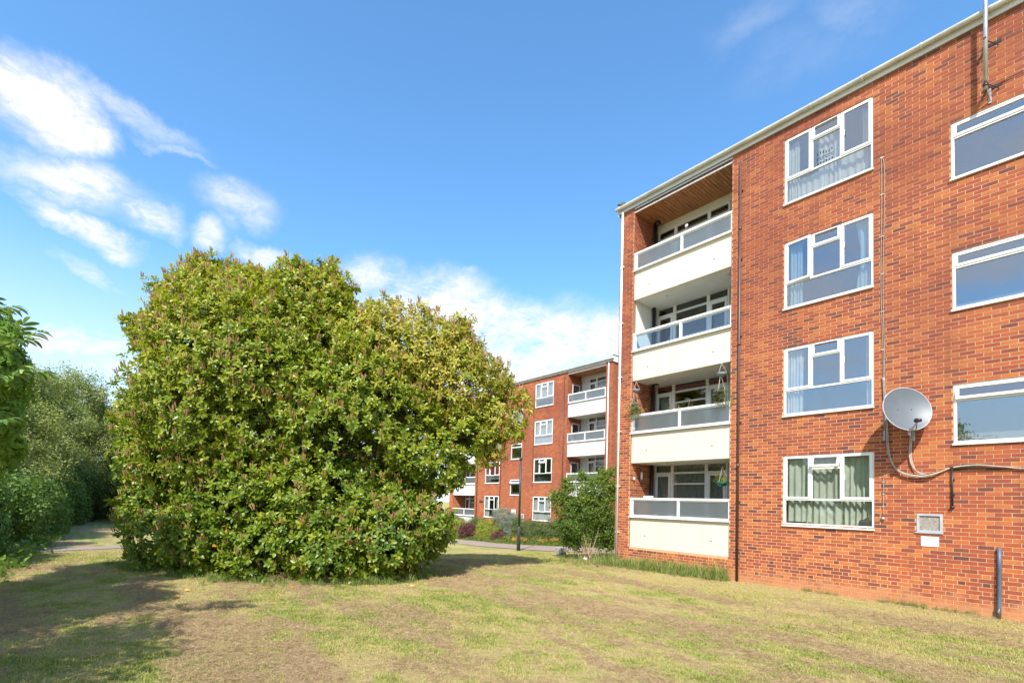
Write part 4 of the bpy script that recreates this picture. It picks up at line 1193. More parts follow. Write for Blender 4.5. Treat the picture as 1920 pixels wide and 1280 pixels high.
def cone_parts(r, n, L, R, lean=.35):
    parts = []
    for i in range(n):
        a = r.uniform(0, 6.28); t_ = r.uniform(.05, lean); l = L * r.uniform(.7, 1.15)
        d = np.array([math.cos(a) * math.sin(t_), math.sin(a) * math.sin(t_), math.cos(t_)])
        u = np.cross(d, [0, 1, .2]); u /= np.linalg.norm(u); w = np.cross(d, u)
        base = np.array([math.cos(a) * .02, math.sin(a) * .02, .05]); V = []
        prof = [(0, .3), (.25, 1), (.5, .75), (.75, .95), (1, .15)]
        for (f, rr) in prof:
            for k in range(5):
                q = 2 * math.pi * k / 5; V.append(base + d * l * f + (u * math.cos(q) + w * math.sin(q)) * R * rr + np.array([0, 0, .1 * l * f * f]))
        F_ = [(j * 5 + k, j * 5 + (k + 1) % 5, (j + 1) * 5 + (k + 1) % 5, (j + 1) * 5 + k) for j in range(4) for k in range(5)]
        parts.append((np.array(V), np.array(F_), r.random()))
    return parts

def loose_sprig(r, n, L, W, size, name, mat, droop=.4):
    """small leaves scattered along a few twigs"""
    parts = []
    for i in range(n):
        p = np.array([r.gauss(0, 1), r.gauss(0, 1), r.gauss(0, .75)]); p = p / np.linalg.norm(p) * size * r.random() ** .5
        v_, f_ = leaf_geo(L * r.uniform(.7, 1.2), W * r.uniform(.8, 1.2), r.uniform(0, droop), .2, 2, base=p, yaw=r.uniform(0, 6.28), pitch=r.uniform(-.9, .7), roll=r.uniform(-.8, .8))
        parts.append((v_, f_, r.random()))
    return proto(name, parts, M[mat])

def blades(r, n, H, R, W, mat, name, bend=.6):
    parts = []
    for i in range(n):
        a = r.uniform(0, 6.28); rr = R * r.random() ** .5; b = np.array([rr * math.cos(a), rr * math.sin(a), -.01])
        h = H * r.uniform(.5, 1.1); t_ = r.uniform(0, 6.28); be = r.uniform(.1, bend); dx = np.array([math.cos(t_), math.sin(t_), 0]); sd = np.array([-math.sin(t_), math.cos(t_), 0]) * W * .5
        V = [b - sd, b + sd, b + dx * h * be * .3 + np.array([0, 0, h * .6]) + sd * .8, b + dx * h * be * .3 + np.array([0, 0, h * .6]) - sd * .8,
             b + dx * h * be + np.array([0, 0, h * .92]) + sd * .15, b + dx * h * be + np.array([0, 0, h * .92]) - sd * .15]
        parts.append((np.array(V), np.array([[0, 1, 2, 3], [3, 2, 4, 5]]), r.random()))
    return proto(name, parts, M[mat])

def clump(r, n, R, mat, name, L=.05, W=.0035):
    parts = []
    for i in range(n):
        a = r.uniform(0, 6.28); rr = R * r.random() ** .6; z = r.uniform(0, .04) * (1 - rr / R * .6)
        v_, f_ = leaf_geo(L * r.uniform(.5, 1.4), W, r.uniform(-.5, .7), .0, 1, base=(rr * math.cos(a), rr * math.sin(a), z), yaw=r.uniform(0, 6.28), pitch=r.uniform(-.35, .35), roll=r.uniform(0, 3))
        parts.append((v_, f_, r.random()))
    return proto(name, parts, M[mat])

def frames(N, spin, tilt=None):
    """euler angles whose Z axis is N with a turn about it"""
    N = N / np.linalg.norm(N, axis=1)[:, None]
    a = np.where(np.abs(N[:, 2:3]) < .95, np.array([[0, 0, 1.]]), np.array([[1., 0, 0]]))
    U = np.cross(a, N); U /= np.linalg.norm(U, axis=1)[:, None]; W = np.cross(N, U)
    c, s = np.cos(spin)[:, None], np.sin(spin)[:, None]
    X_ = U * c + W * s; Y_ = np.cross(N, X_)
    return np.stack([np.arctan2(Y_[:, 2], N[:, 2]), np.arctan2(-X_[:, 2], np.hypot(X_[:, 0], X_[:, 1])), np.arctan2(X_[:, 1], X_[:, 0])], 1), X_, Y_, N

def scatter(name, P, E, S, C, protos, parent=None, idx=None):
    o = origin(root_of(parent)) if parent else Vector((0, 0, 0))
    n = len(P)
    me = bpy.data.meshes.new(name); me.vertices.add(n)
    me.vertices.foreach_set('co', (np.asarray(P) - np.array([o.x, o.y, o.z])).astype(np.float32).ravel())
    a = me.attributes.new("rot", 'FLOAT_VECTOR', 'POINT'); a.data.foreach_set('vector', np.asarray(E, dtype=np.float32).ravel())
    a = me.attributes.new("scl", 'FLOAT', 'POINT'); a.data.foreach_set('value', np.asarray(S, dtype=np.float32))
    a = me.attributes.new("col", 'FLOAT', 'POINT'); a.data.foreach_set('value', np.clip(C, 0, 1).astype(np.float32))
    a = me.attributes.new("idx", 'INT', 'POINT'); a.data.foreach_set('value', (RNG.integers(0, len(protos), n) if idx is None else idx).astype(np.int32))
    ob = link(bpy.data.objects.new(name, me))
    if parent: ob.parent = parent
    ng = bpy.data.node_groups.new(name, 'GeometryNodeTree')
    ng.interface.new_socket("Geometry", in_out='INPUT', socket_type='NodeSocketGeometry')
    ng.interface.new_socket("Geometry", in_out='OUTPUT', socket_type='NodeSocketGeometry')
    N, L = ng.nodes, ng.links
    gi = N.new('NodeGroupInput'); go = N.new('NodeGroupOutput')
    ip = N.new('GeometryNodeInstanceOnPoints'); jg = N.new('GeometryNodeJoinGeometry')
    for p in protos[::-1]:
        oi = N.new('GeometryNodeObjectInfo'); oi.inputs['Object'].default_value = p; oi.inputs['As Instance'].default_value = True
        L.new(oi.outputs['Geometry'], jg.inputs[0])
    def na(nm, ty):
        x = N.new('GeometryNodeInputNamedAttribute'); x.data_type = ty; x.inputs['Name'].default_value = nm; return x.outputs[0]
    L.new(gi.outputs[0], ip.inputs['Points']); L.new(jg.outputs[0], ip.inputs['Instance'])
    ip.inputs['Pick Instance'].default_value = True
    L.new(na("idx", 'INT'), ip.inputs['Instance Index']); L.new(na("rot", 'FLOAT_VECTOR'), ip.inputs['Rotation']); L.new(na("scl", 'FLOAT'), ip.inputs['Scale'])
    L.new(ip.outputs[0], go.inputs[0])
    md = ob.modifiers.new("scatter", 'NODES'); md.node_group = ng
    ob["kind"] = "stuff"
    return ob

def crown_points(lobes, density, inner=.55, noise=.12, up=.25, zmin=None, seed=0, flat=1.0):
    """points in the outer shell of a group of lobes, with outward directions"""
    g = np.random.default_rng(seed); PP = []; NN = []; DD = []; KK = []
    Lb = np.array([l[:4] for l in lobes])
    for i, (x, y, z, R) in enumerate(Lb):
        n = int(density * 4 * math.pi * R * R)
        d = g.normal(size=(n, 3)); d /= np.linalg.norm(d, axis=1)[:, None]
        q = g.random(n) ** .55
        f = inner + (1 - inner) * q + (vnoise(d[:, 0] * 3.1 + i * 7 + d[:, 2] * 2, d[:, 1] * 3.1 + d[:, 2] * 3, 5) - .5) * 2 * noise * (q > .3) + g.normal(size=n) * .03
        p = np.array([x, y, z]) + d * np.array([1, 1, flat]) * (R * f)[:, None]
        ok = np.ones(n, bool)
        for j, (a, b, c, r2) in enumerate(Lb):
            if j == i: continue
            e = (p - np.array([a, b, c])) / np.array([1, 1, flat]); ok &= np.linalg.norm(e, axis=1) > r2 * inner * .95
        if zmin is not None: ok &= p[:, 2] > zmin(p[:, 0], p[:, 1])
        PP.append(p[ok]); NN.append(d[ok]); DD.append(q[ok]); KK.append(np.full(ok.sum(), lobes[i][4] if len(lobes[i]) > 4 else 0))
    P = np.concatenate(PP); Nn = np.concatenate(NN) + np.array([0, 0, up]) + g.normal(size=(sum(map(len, PP)), 3)) * .35
    return P, Nn, np.concatenate(DD), np.concatenate(KK)

def trunk_mesh(parent, base, top, r0, r1, limbs, mat, name="trunk", seed=0):
    r = random.Random(seed); m = MB(); b = Vector(base); t_ = Vector(top)
    mid = (b + t_) / 2 + Vector((r.uniform(-.12, .12), r.uniform(-.12, .12), 0))
    m.tube(spline([b - Vector((0, 0, .15)), b + (mid - b) * .4, mid, t_], 4), [r0 * (1.25 if i == 0 else 1) + (r1 - r0) * i / 12 for i in range(13)], 9)
    for i, L_ in enumerate(limbs):
        s_ = b + (t_ - b) * r.uniform(.35, .95); e = Vector(L_); c = (s_ + e) / 2 + Vector((r.uniform(-.2, .2), r.uniform(-.2, .2), r.uniform(.0, .35)))
        pts = spline([s_, c, e], 4); n = len(pts); rr = r0 * r.uniform(.30, .5)
        m.tube(pts, [rr * (1 - .85 * k / (n - 1)) for k in range(n)], 6)
        for q in range(3):
            a_ = pts[n // 2 + q * n // 6 if n // 2 + q * n // 6 < n else -1]; e2 = a_ + Vector((r.uniform(-.7, .7), r.uniform(-.7, .7), r.uniform(-.1, .8)))
            m.tube(spline([a_, (a_ + e2) / 2 + Vector((0, 0, .08)), e2], 3), [rr * .4 * (1 - .8 * k / 6) for k in range(7)], 5)
    return m.build(name, mat, parent, smooth=True)

# ------------------------------------------------------------------ the big cherry laurel
LOBES= [(-14.35, -9.39, 4.16, 3.09, 0), (-15.19, -10.2, 5.88, 2.14, 0), (-15.73, -10.61, 7.0, 1.09, 0), (-16.1, -11.3, 6.12, 0.88, 0), (-13.93, -8.42, 6.58, 1.56, 0), (-13.84, -8.05, 7.25, 0.88, 0), (-16.16, -11.29, 4.69, 0.88, 0), (-14.98, -10.67, 2.68, 1.52, 0), (-15.03, -9.78, 7.11, 0.94, 0), (-13.09, -9.42, 1.53, 1.73, 0), (-12.04, -8.01, 1.58, 1.88, 0), (-11.63, -6.88, 1.41, 1.5, 0), (-12.09, -7.27, 3.63, 2.31, 0), (-11.95, -6.6, 5.39, 1.71, 1), (-11.28, -5.94, 5.25, 1.39, 1), (-10.75, -5.48, 5.58, 0.86, 1), (-10.5, -5.27, 4.54, 1.26, 1), (-9.94, -4.76, 4.81, 0.61, 1), (-9.75, -4.79, 3.83, 0.67, 1), (-10.18, -5.28, 3.41, 0.83, 0), (-10.79, -6.13, 2.83, 1.13, 0), (-15.02, -10.75, 0.92, 1.05, 0), (-15.67, -11.12, 1.71, 0.76, 0)]
rr_ = random.Random(12)
S_L = [rosette(rr_, 9, .125, .052, (.15, 1.15), 'laurel', "laurel_sprig") for _ in range(5)]
S_Y = [rosette(rr_, 7, .14, .048, (.0, 1.0), 'laurel_yellow', "laurel_sprig_yellow") for _ in range(3)]
S_K = [proto("flower_spikes", cone_parts(rr_, 6, .125, .0085), M['spike']) for _ in range(3)]
S_O = [rosette(rr_, 1, .12, .05, (.5, .6), 'orange_leaf', "turning") for _ in range(2)]
laurel = thing("cherry_laurel", "huge rounded cherry laurel with spent brown flower spikes in the middle of the lawn", "laurel bush", (-13.4, -8.2, 0))
def _in(a, b, c, d, e):
    # keep the left flank of the bush upright
    k = .36 if a < -14.9 else (.18 if a < -14 else 0)
    return (a + k * .55, b + k * 1.0, c, d * .90, e)
LOBES = [_in(*l) for l in LOBES] + [(-13.46, -10.28, 0.82, 1.0, 0), (-11.89, -9.32, 0.61, 0.93, 0), (-11.0, -8.34, 0.65, 0.92, 0), (-10.53, -7.24, 0.87, 0.95, 0), (-10.54, -6.5, 1.19, 0.84, 0), (-14.91, -10.91, 0.66, 0.88, 0), (-15.44, -11.12, 1.3, 0.9, 0), (-15.62, -11.29, 2.67, 0.82, 0), (-15.9, -11.37, 3.65, 0.78, 0)] + [(-12.9, -7.5, 6.0, .95, 0), (-12.3, -6.9, 5.9, .75, 1), (-9.35, -4.35, 4.15, .38, 1), (-9.45, -4.5, 3.6, .35, 1), (-9.8, -4.9, 3.1, .4, 1)]
gl_ = np.random.default_rng(5); EXTRA = [(-15.59, -10.66, 7.93, 0.32, 0), (-15.42, -10.43, 7.69, 0.4, 0), (-13.73, -8.42, 7.81, 0.32, 0), (-13.95, -8.67, 7.61, 0.37, 0), (-16.2, -11.35, 7.3, 0.34, 0), (-14.54, -9.38, 7.66, 0.29, 0), (-13.35, -7.81, 7.76, 0.32, 0), (-11.81, -6.68, 6.86, 0.31, 1), (-11.26, -6.01, 6.64, 0.31, 1), (-10.63, -5.39, 6.42, 0.28, 1), (-10.31, -5.12, 5.71, 0.34, 1), (-16.45, -11.72, 6.1, 0.34, 0), (-16.34, -11.74, 3.65, 0.37, 0), (-12.34, -7.0, 6.74, 0.28, 1), (-13.07, -7.61, 7.44, 0.34, 0)]
for (lx_, ly_, lz_, lr_, lk_) in LOBES:          # outlying boughs break up the outline
    if lr_ < .7: continue
    for q in range(int(3 + 3 * lr_)):
        d = gl_.normal(size=3); d /= np.linalg.norm(d)
        if d[2] < -.25: continue
        rr2 = gl_.uniform(.20, .38); k_ = .90 if d[2] > .5 or d[1] > .3 else .80; EXTRA.append((lx_ + d[0] * lr_ * k_, ly_ + d[1] * lr_ * k_, lz_ + d[2] * lr_ * k_ * (1.12 if d[2] > .6 else 1), rr2, lk_))
P, N_, Q, K = crown_points(LOBES, 74, .60, .15, .35, zmin=lambda x, y: zg(x, y) + .10, seed=3)
P2, N2, Q2, K2 = crown_points(EXTRA, 40, .1, .3, .5, zmin=lambda x, y: zg(x, y) + .12, seed=4)
P3_, N3, Q3, K3 = crown_points([(a, b, c, d * .62, 0) for a, b, c, d, e in LOBES if d > 1.2], 20, .1, .2, .2, zmin=lambda x, y: zg(x, y) + .1, seed=6)
P, N_, Q, K = np.concatenate([P, P2]), np.concatenate([N_, N2]), np.concatenate([Q, Q2]), np.concatenate([K, K2])
gap = fbm(P[:, 0] * 1.1 + P[:, 1] * .5, P[:, 2] * 1.4 + P[:, 1] * .6, 17, 3)
kp = RNG.random(len(P)) < (sstep(.28, .44, gap) * .80 + .20) * (1 - .30 * (K > .5)) * np.where(P[:, 2] < 1.4, 1.0, .95)
P, N_, Q, K = np.concatenate([P[kp], P3_]), np.concatenate([N_[kp], N3]), np.concatenate([Q[kp], Q3 * .3]), np.concatenate([K[kp], K3])
keep = np.ones(len(P), bool)
# hollows where the inside of the bush shows dark
for hx, hy, hz_, hr in ((-10.9, -8.3, 2.95, 1.0), (-10.6, -7.7, 2.4, .8), (-11.5, -9.7, 2.6, .6), (-12.6, -9.9, 4.6, .5)):
    d = np.linalg.norm((P - np.array([hx, hy, hz_])) / np.array([1, 1, .55]), axis=1); keep &= (d > hr) | (RNG.random(len(P)) < .12)
P, N_, Q, K = P[keep], N_[keep], Q[keep], K[keep]
E, AX, AY, AZ = frames(N_, RNG.random(len(P)) * 6.28)
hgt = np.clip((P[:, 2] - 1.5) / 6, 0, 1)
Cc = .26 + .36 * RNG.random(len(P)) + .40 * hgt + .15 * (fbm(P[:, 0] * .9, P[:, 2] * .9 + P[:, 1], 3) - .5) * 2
Sz = RNG.uniform(.65, 1.25, len(P))
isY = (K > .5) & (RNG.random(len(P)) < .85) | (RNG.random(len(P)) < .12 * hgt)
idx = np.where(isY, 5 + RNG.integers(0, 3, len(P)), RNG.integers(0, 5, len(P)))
Sz = np.where(isY, Sz * .85, Sz)
# the sprigs nearest the lawn are single leaves, everything else is one mass
tocam = np.linalg.norm(P - np.array([0, -12.343, 1.817]), axis=1)
near_ = np.argsort(tocam + (Q < .75) * 5 + (np.abs(P[:, 2] - 1.4) > 1.3) * 2 + (idx > 4) * 9)[:38]
mask = np.ones(len(P), bool); mask[near_] = False
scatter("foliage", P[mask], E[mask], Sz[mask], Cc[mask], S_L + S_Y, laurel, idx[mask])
single = []
for w in range(3):
    V, F_ = leaf_geo(.125, .052, .3 + .12 * w, .25, 4, shape=1.35)
    me = bpy.data.meshes.new("leaf"); me.from_pydata([tuple(p) for p in V], [], [tuple(q) for q in F_]); me.polygons.foreach_set('use_smooth', [True] * len(F_))
    single.append(me)
tL = NT("laurel_leaf_single"); cc = tL.ramp(tL.new("ShaderNodeObjectInfo").outputs["Random"], [(0, (.06, .13, .02)), (.6, (.12, .185, .024)), (1, (.22, .26, .030))])
tL.base(cc); tL.rough(.38); tL.p.inputs["Specular IOR Level"].default_value = .42; tL.translucent(tL.mixc(1.0, cc, (1.25, 1.35, .6), 'MULTIPLY'), .22)
for me in single: me.materials.append(tL.m)
cnt = 0
lo = origin(laurel)
for i in near_:
    ax, ay, az = Vector(AX[i]), Vector(AY[i]), Vector(AZ[i])
    for q in range(8):
        if cnt >= 300: break
        yaw = 2.4 * q; pit = .15 + q / 8 + rr_.uniform(-.2, .2)
        d = (ax * math.cos(yaw) + ay * math.sin(yaw)) * math.cos(pit) + az * math.sin(pit)
        sd = az.cross(d).normalized(); nn = d.cross(sd).normalized()
        ob = link(bpy.data.objects.new("leaf", single[q % 3])); ob.parent = laurel
        p = Vector(P[i]) + az * .1 * q / 8 - lo; s_ = Sz[i] * rr_.uniform(.8, 1.1)
        ob.matrix_local = Matrix(((d.x * s_, sd.x * s_, nn.x * s_, p.x), (d.y * s_, sd.y * s_, nn.y * s_, p.y), (d.z * s_, sd.z * s_, nn.z * s_, p.z), (0, 0, 0, 1)))
        cnt += 1
# flower spikes stand above the outer sprigs
selk = np.where((Q > .72) & (RNG.random(len(P)) < (.40 - .1 * (K > .5)) * (.35 + .65 * (fbm(P[:, 0] * 1.5, P[:, 2] * 1.5 + P[:, 1], 44, 2) > .5))))[0]
Ns = AZ[selk] * .35 + np.array([0, 0, 1.0]); Ek, _, _, _ = frames(Ns, RNG.random(len(selk)) * 6.28)
scatter("flower_spike", P[selk] + AZ[selk] * .07, Ek, RNG.uniform(.8, 1.25, len(selk)), RNG.random(len(selk)), S_K, laurel)
selo = np.where((Q > .8) & (RNG.random(len(P)) < .018))[0]
scatter("turning_leaf", P[selo] + AZ[selo] * .09, E[selo], RNG.uniform(.8, 1.2, len(selo)), RNG.random(len(selo)), S_O, laurel)
trunk_mesh(laurel, (-13.2, -8.4, -.1), (-13.4, -8.3, 4.5), .20, .08, [(l[0], l[1], l[2]) for l in LOBES if l[2] > 2.2], M['bark'], "branches", 4)
m = MB(); r = random.Random(8)
for i in range(16):
    a = r.uniform(0, 6.28); b = Vector((-13.2 + .5 * math.cos(a), -8.4 + .5 * math.sin(a), -.05)); e = b + Vector((math.cos(a) * r.uniform(.8, 2.0), math.sin(a) * r.uniform(.8, 2.0), r.uniform(1.5, 3.2)))
    m.tube(spline([b, (b + e) / 2 + Vector((.1, .1, .1)), e], 4), [.05 - .004 * k for k in range(9)], 6)
m.build("stem", M['bark'], laurel, smooth=True)

# ------------------------------------------------------------------ other trees and shrubs
T_SM = [loose_sprig(rr_, 24, .12, .065, .44, "leaf_cluster", 'far_leaf') for _ in range(4)]
T_HG = [loose_sprig(rr_, 26, .095, .062, .26, "hedge_cluster", 'hedge_leaf') for _ in range(4)]
T_SH = [loose_sprig(rr_, 22, .075, .036, .17, "shrub_cluster", 'shrub_leaf') for _ in range(3)]
T_PU = [loose_sprig(rr_, 22, .05, .03, .16, "purple_cluster", 'purple_leaf') for _ in range(2)]
T_SI = [loose_sprig(rr_, 30, .05, .016, .17, "silver_cluster", 'silver_leaf') for _ in range(2)]
T_YE = [loose_sprig(rr_, 24, .05, .026, .16, "yellow_cluster", 'yellow_leaf') for _ in range(2)]
T_BD = [loose_sprig(rr_, 24, .065, .026, .18, "bed_cluster", 'bed_leaf') for _ in range(3)]

def plant(name, label, cat, base, lobes, protos, dens, col=(.2, .8), trunk=None, inner=.5, noise=.18, sz=(.7, 1.2), seed=0, mat='bark', group=None, up=.3, flat=1.0, foliage="foliage"):
    t_ = thing(name, label, cat, base, group)
    P, N_, Q, K = crown_points(lobes, dens, inner, noise, up, zmin=lambda x, y: zg(x, y) + .02, seed=seed, flat=flat)
    gp = fbm(P[:, 0] * 1.2 / np.mean([l[3] for l in lobes]) + seed, (P[:, 2] + P[:, 1]) * 1.2 / np.mean([l[3] for l in lobes]), seed, 3)
    kp = np.random.default_rng(seed + 5).random(len(P)) < sstep(.28, .48, gp) * .8 + .2
    P, N_, Q, K = P[kp], N_[kp], Q[kp], K[kp]
    E, _, _, _ = frames(N_, np.random.default_rng(seed).random(len(P)) * 6.28)
    g = np.random.default_rng(seed + 1)
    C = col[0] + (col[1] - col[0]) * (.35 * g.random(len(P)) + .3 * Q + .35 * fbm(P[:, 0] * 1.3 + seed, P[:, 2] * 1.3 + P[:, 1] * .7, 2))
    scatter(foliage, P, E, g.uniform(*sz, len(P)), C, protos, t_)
    if trunk: trunk_mesh(t_, base, trunk[0], trunk[1], trunk[1] * .45, [l[:3] for l in lobes], M[mat], "trunk", seed)
    return t_

def round_tree(x, y, h, R, seed, label, col=(.1, .9), name="broadleaf_tree", dens=7, low=.35, protos=None, group=None, tr=.16):
    r = random.Random(seed); z0 = Z(x, y); lobes = []
    for i in range(9):
        a = 2.4 * i + r.uniform(-.4, .4); f = (i + .5) / 9; rad = R * (.62 * math.sin(math.pi * (.18 + .75 * f)))
        lobes.append((x + rad * math.cos(a), y + rad * math.sin(a), z0 + h * (low + (.90 - low) * f) - R * .18, R * r.uniform(.40, .56)))
    lobes.append((x, y, z0 + h - R * .48, R * .46))
    for i in range(10):
        a = r.uniform(0, 6.28); e = r.uniform(.1, 1.4); lobes.append((x + R * .9 * math.cos(a) * math.cos(e), y + R * .9 * math.sin(a) * math.cos(e), z0 + h * (.55 + .42 * math.sin(e)), R * r.uniform(.12, .2)))
    return plant(name, label, "tree", (x, y, z0), lobes, protos or T_SM, dens, col, ((x + r.uniform(-.3, .3), y + r.uniform(-.3, .3), z0 + h * .62), tr), .45, .34, (.75, 1.25), seed, group=group)

far_trees = [
    (-27.5, -16.8, 5.4, 2.5, "bushy low tree over the hedge, first beyond the elder on the left"),
    (-33.0, -16.6, 7.2, 3.0, "rounded green tree rising behind the hedge left of the grass path"),
    (-39.5, -16.0, 9.2, 3.5, "tall loose-topped tree whose thin upper twigs stand against the sky left of the path"),
    (-45.5, -13.9, 10.2, 3.9, "broad tree whose crown leans over the far grass path like an arch"),
    (-50.5, -9.6, 10.2, 3.9, "dense tree at the far right of the path seen beside the laurel's edge"),
    (-58.0, -15.5, 11.0, 4.5, "distant tree closing the view above the far gate"),
    (-62.0, -8.0, 11.0, 4.5, "distant tree behind the laurel at the right of the far gate"),
    (-40.0, -20.5, 9.5, 4.0, "tree in the back row behind the hedge, left of the loose-topped one"),
    (-31.0, -20.5, 7.6, 3.6, "tree in the back row behind the hedge nearest the elder"),
]
for i, (x, y, h, R, lb) in enumerate(far_trees):
    round_tree(x, y, h, R, 30 + i, lb, (.15, .95) if i not in (6,) else (.0, .5), low=.16 if i in (0, 1, 3, 4) else .26, dens=9 if i < 5 else 7, group="trees beyond the hedge")

# dark hedge on the right of the far path and the hedge on the left
def bush(x, y, h, R, seed, label, protos, col, name="shrub", cat="shrub", dens=26, sz=(.8, 1.2), group=None, inner=.5):
    r = random.Random(seed); z0 = Z(x, y); lobes = []
    for i in range(6):
        a = 2.1 * i + r.uniform(-.5, .5); f = i / 5
        lobes.append((x + R * .42 * math.cos(a), y + R * .42 * math.sin(a), z0 + h * (.22 + .5 * f), R * r.uniform(.48, .68) * min(1.2, h / R)))
    t_ = plant(name, label, cat, (x, y, z0), lobes, protos, dens, col, None, inner, .22, sz, seed, group=group)
    m = MB()
    for i in range(5):
        a = 1.3 * i + r.random(); e = Vector((x + R * .5 * math.cos(a), y + R * .5 * math.sin(a), z0 + h * .75))
        m.tube(spline([Vector((x + .1 * math.cos(a), y + .1 * math.sin(a), z0 - .1)), (Vector((x, y, z0 + h * .4)) + e) / 2, e], 3), [.03 - .003 * k for k in range(7)], 5)
    m.build("stem", M['bark'], t_, smooth=True); return t_

left_hedge = [(-17.6, -16.2, 2.1, 1.7), (-20.6, -16.0, 2.3, 1.6), (-23.2, -15.6, 2.1, 1.5), (-26.4, -15.4, 2.3, 1.6), (-29.8, -15.2, 2.5, 1.6), (-33.4, -14.9, 2.7, 1.6), (-37.5, -14.6, 3.0, 1.8), (-42.0, -14.2, 3.2, 2.0), (-47.5, -13.8, 3.4, 2.2)]
hl = ["bramble bush in the hedge, nearest the camera at the left edge", "ivy-clad bush second along the left hedge", "leafy bush third along the left hedge where the tarmac strip ends", "mid-green bush of the left hedge just past the tarmac strip",
      "bush of the left hedge leaning to the path before it narrows", "dark bush of the left hedge at the narrowing of the path", "shaded bush of the left hedge below the arching tree", "tall shaded bush of the left hedge near the gate", "last bush of the left hedge beside the far gate"]
for i, (x, y, h, R) in enumerate(left_hedge):
    bush(x, y, h, R, 60 + i, hl[i], T_HG, (.15, .85) if i < 5 else (.05, .5), "hedge_bush", "bush", 34 if i < 4 else 22, group="bushes of the left hedge")
for i, (x, y, h, R, lb) in enumerate([(-40.5, -9.4, 4.2, 2.0, "dark evergreen bush right of the far path, nearest the laurel"), (-45.5, -9.0, 4.6, 2.2, "dark evergreen bush right of the far path, further back"), (-51.0, -8.6, 4.6, 2.2, "dark evergreen bush right of the far gate")]):
    bush(x, y, h, R, 80 + i, lb, T_HG, (.0, .30), "evergreen_bush", "bush", 26, group="dark bushes right of the far path")
bush(-43.0, -12.9, 3.6, .9, 95, "copper-leaved bush glimpsed under the arching tree", T_PU, (.2, .8), "copper_shrub", "shrub", 26)

# elder at the left edge: crown with compound leaves
def pinnate(r, L=.26, n=7):
    parts = []
    for i in range(n):
        if i == n - 1: x, yaw = L * .62, 0
        else: k = i // 2; x = L * (.2 + .16 * k); yaw = (1 if i % 2 else -1) * r.uniform(.7, 1.0)
        v_, f_ = leaf_geo(L * .44 * r.uniform(.85, 1.1), L * .15, r.uniform(.4, .9), .25, 4, base=(x, 0, -.25 * x * x / L), yaw=yaw, pitch=r.uniform(-.15, .1), roll=r.uniform(-.3, .3))
        parts.append((v_, f_, r.random()))
    st, sf = leaf_geo(L * .8, .006, .3, 0, 3, base=(0, 0, 0)); parts.append((st, sf, .9)); return parts
def elder_cluster(r, n=5):
    parts = []
    for i in range(n):
        for (v_, f_, a_) in pinnate(r):
            yaw = 1.35 * i + .3; pit = .35 - .1 * i
            cp, sp, cy_, sy_ = math.cos(pit), math.sin(pit), math.cos(yaw), math.sin(yaw)
            w = v_ @ np.array([[cp, 0, sp], [0, 1, 0], [-sp, 0, cp]]) @ np.array([[cy_, sy_, 0], [-sy_, cy_, 0], [0, 0, 1]])
            parts.append((w, f_, a_))
    return parts
T_EL = [proto("elder_cluster", elder_cluster(rr_), M['elder_leaf']) for _ in range(3)]
el = thing("elder_tree", "elder with long drooping leaflets reaching into view at the left edge", "tree", (-8.6, -16.4, 0))
LE = [(-10.88, -13.65, 4.02, 0.33), (-10.99, -13.76, 3.56, 0.51), (-11.21, -13.66, 2.94, 0.35), (-11.61, -13.81, 2.53, 0.43), (-11.01, -13.82, 4.26, 0.37)] + [(-12.5, -14.25, 3.55, .80), (-13.2, -14.35, 2.9, .9), (-12.0, -14.6, 4.1, .8), (-14.0, -14.5, 3.5, .9), (-12.4, -14.3, 2.3, .75), (-8.2, -15.2, 3.6, 1.05), (-9.4, -15.3, 3.0, 1.0), (-8.4, -16.2, 4.4, 1.3), (-10.6, -15.7, 3.6, 1.1), (-7.6, -15.6, 2.6, 1.0), (-10.3, -15.9, 2.4, 1.1)]
P, N_, Q, K = crown_points(LE, 32, .45, .2, .4, seed=77)
E, _, _, _ = frames(N_, RNG.random(len(P)) * 6.28)
scatter("foliage", P, E, RNG.uniform(.6, .95, len(P)), .25 + .6 * RNG.random(len(P)), T_EL, el)
trunk_mesh(el, (-8.6, -16.6, 0), (-8.7, -16.3, 3.4), .13, .06, [l[:3] for l in LE], M['bark'], "trunk", 2)
# the two sprays that hang out over the view
spr = [((-7.35, -13.55, 3.10), (-6.95, -12.98, 3.34)), ((-7.35, -13.6, 3.45), (-7.2, -13.25, 3.62)), ((-7.5, -13.6, 2.85), (-7.15, -13.0, 3.0)), ((-8.0, -13.9, 2.4), (-7.9, -13.28, 2.55))]
em = [bpy.data.meshes.new("leaf") for _ in range(3)]
for i, me in enumerate(em):
    V, F_ = leaf_geo(.115, .036, .5 + .15 * i, .25, 5); me.from_pydata([tuple(p) for p in V], [], [tuple(q) for q in F_]); me.polygons.foreach_set('use_smooth', [True] * len(F_))
tE = NT("elder_leaf_single"); cc = tE.ramp(tE.new("ShaderNodeObjectInfo").outputs["Random"], [(0, (.09, .18, .03)), (.6, (.17, .30, .045)), (1, (.32, .44, .07))]); tE.base(cc); tE.rough(.45); tE.translucent(cc, .3)
for me in em: me.materials.append(tE.m)
le = origin(el)
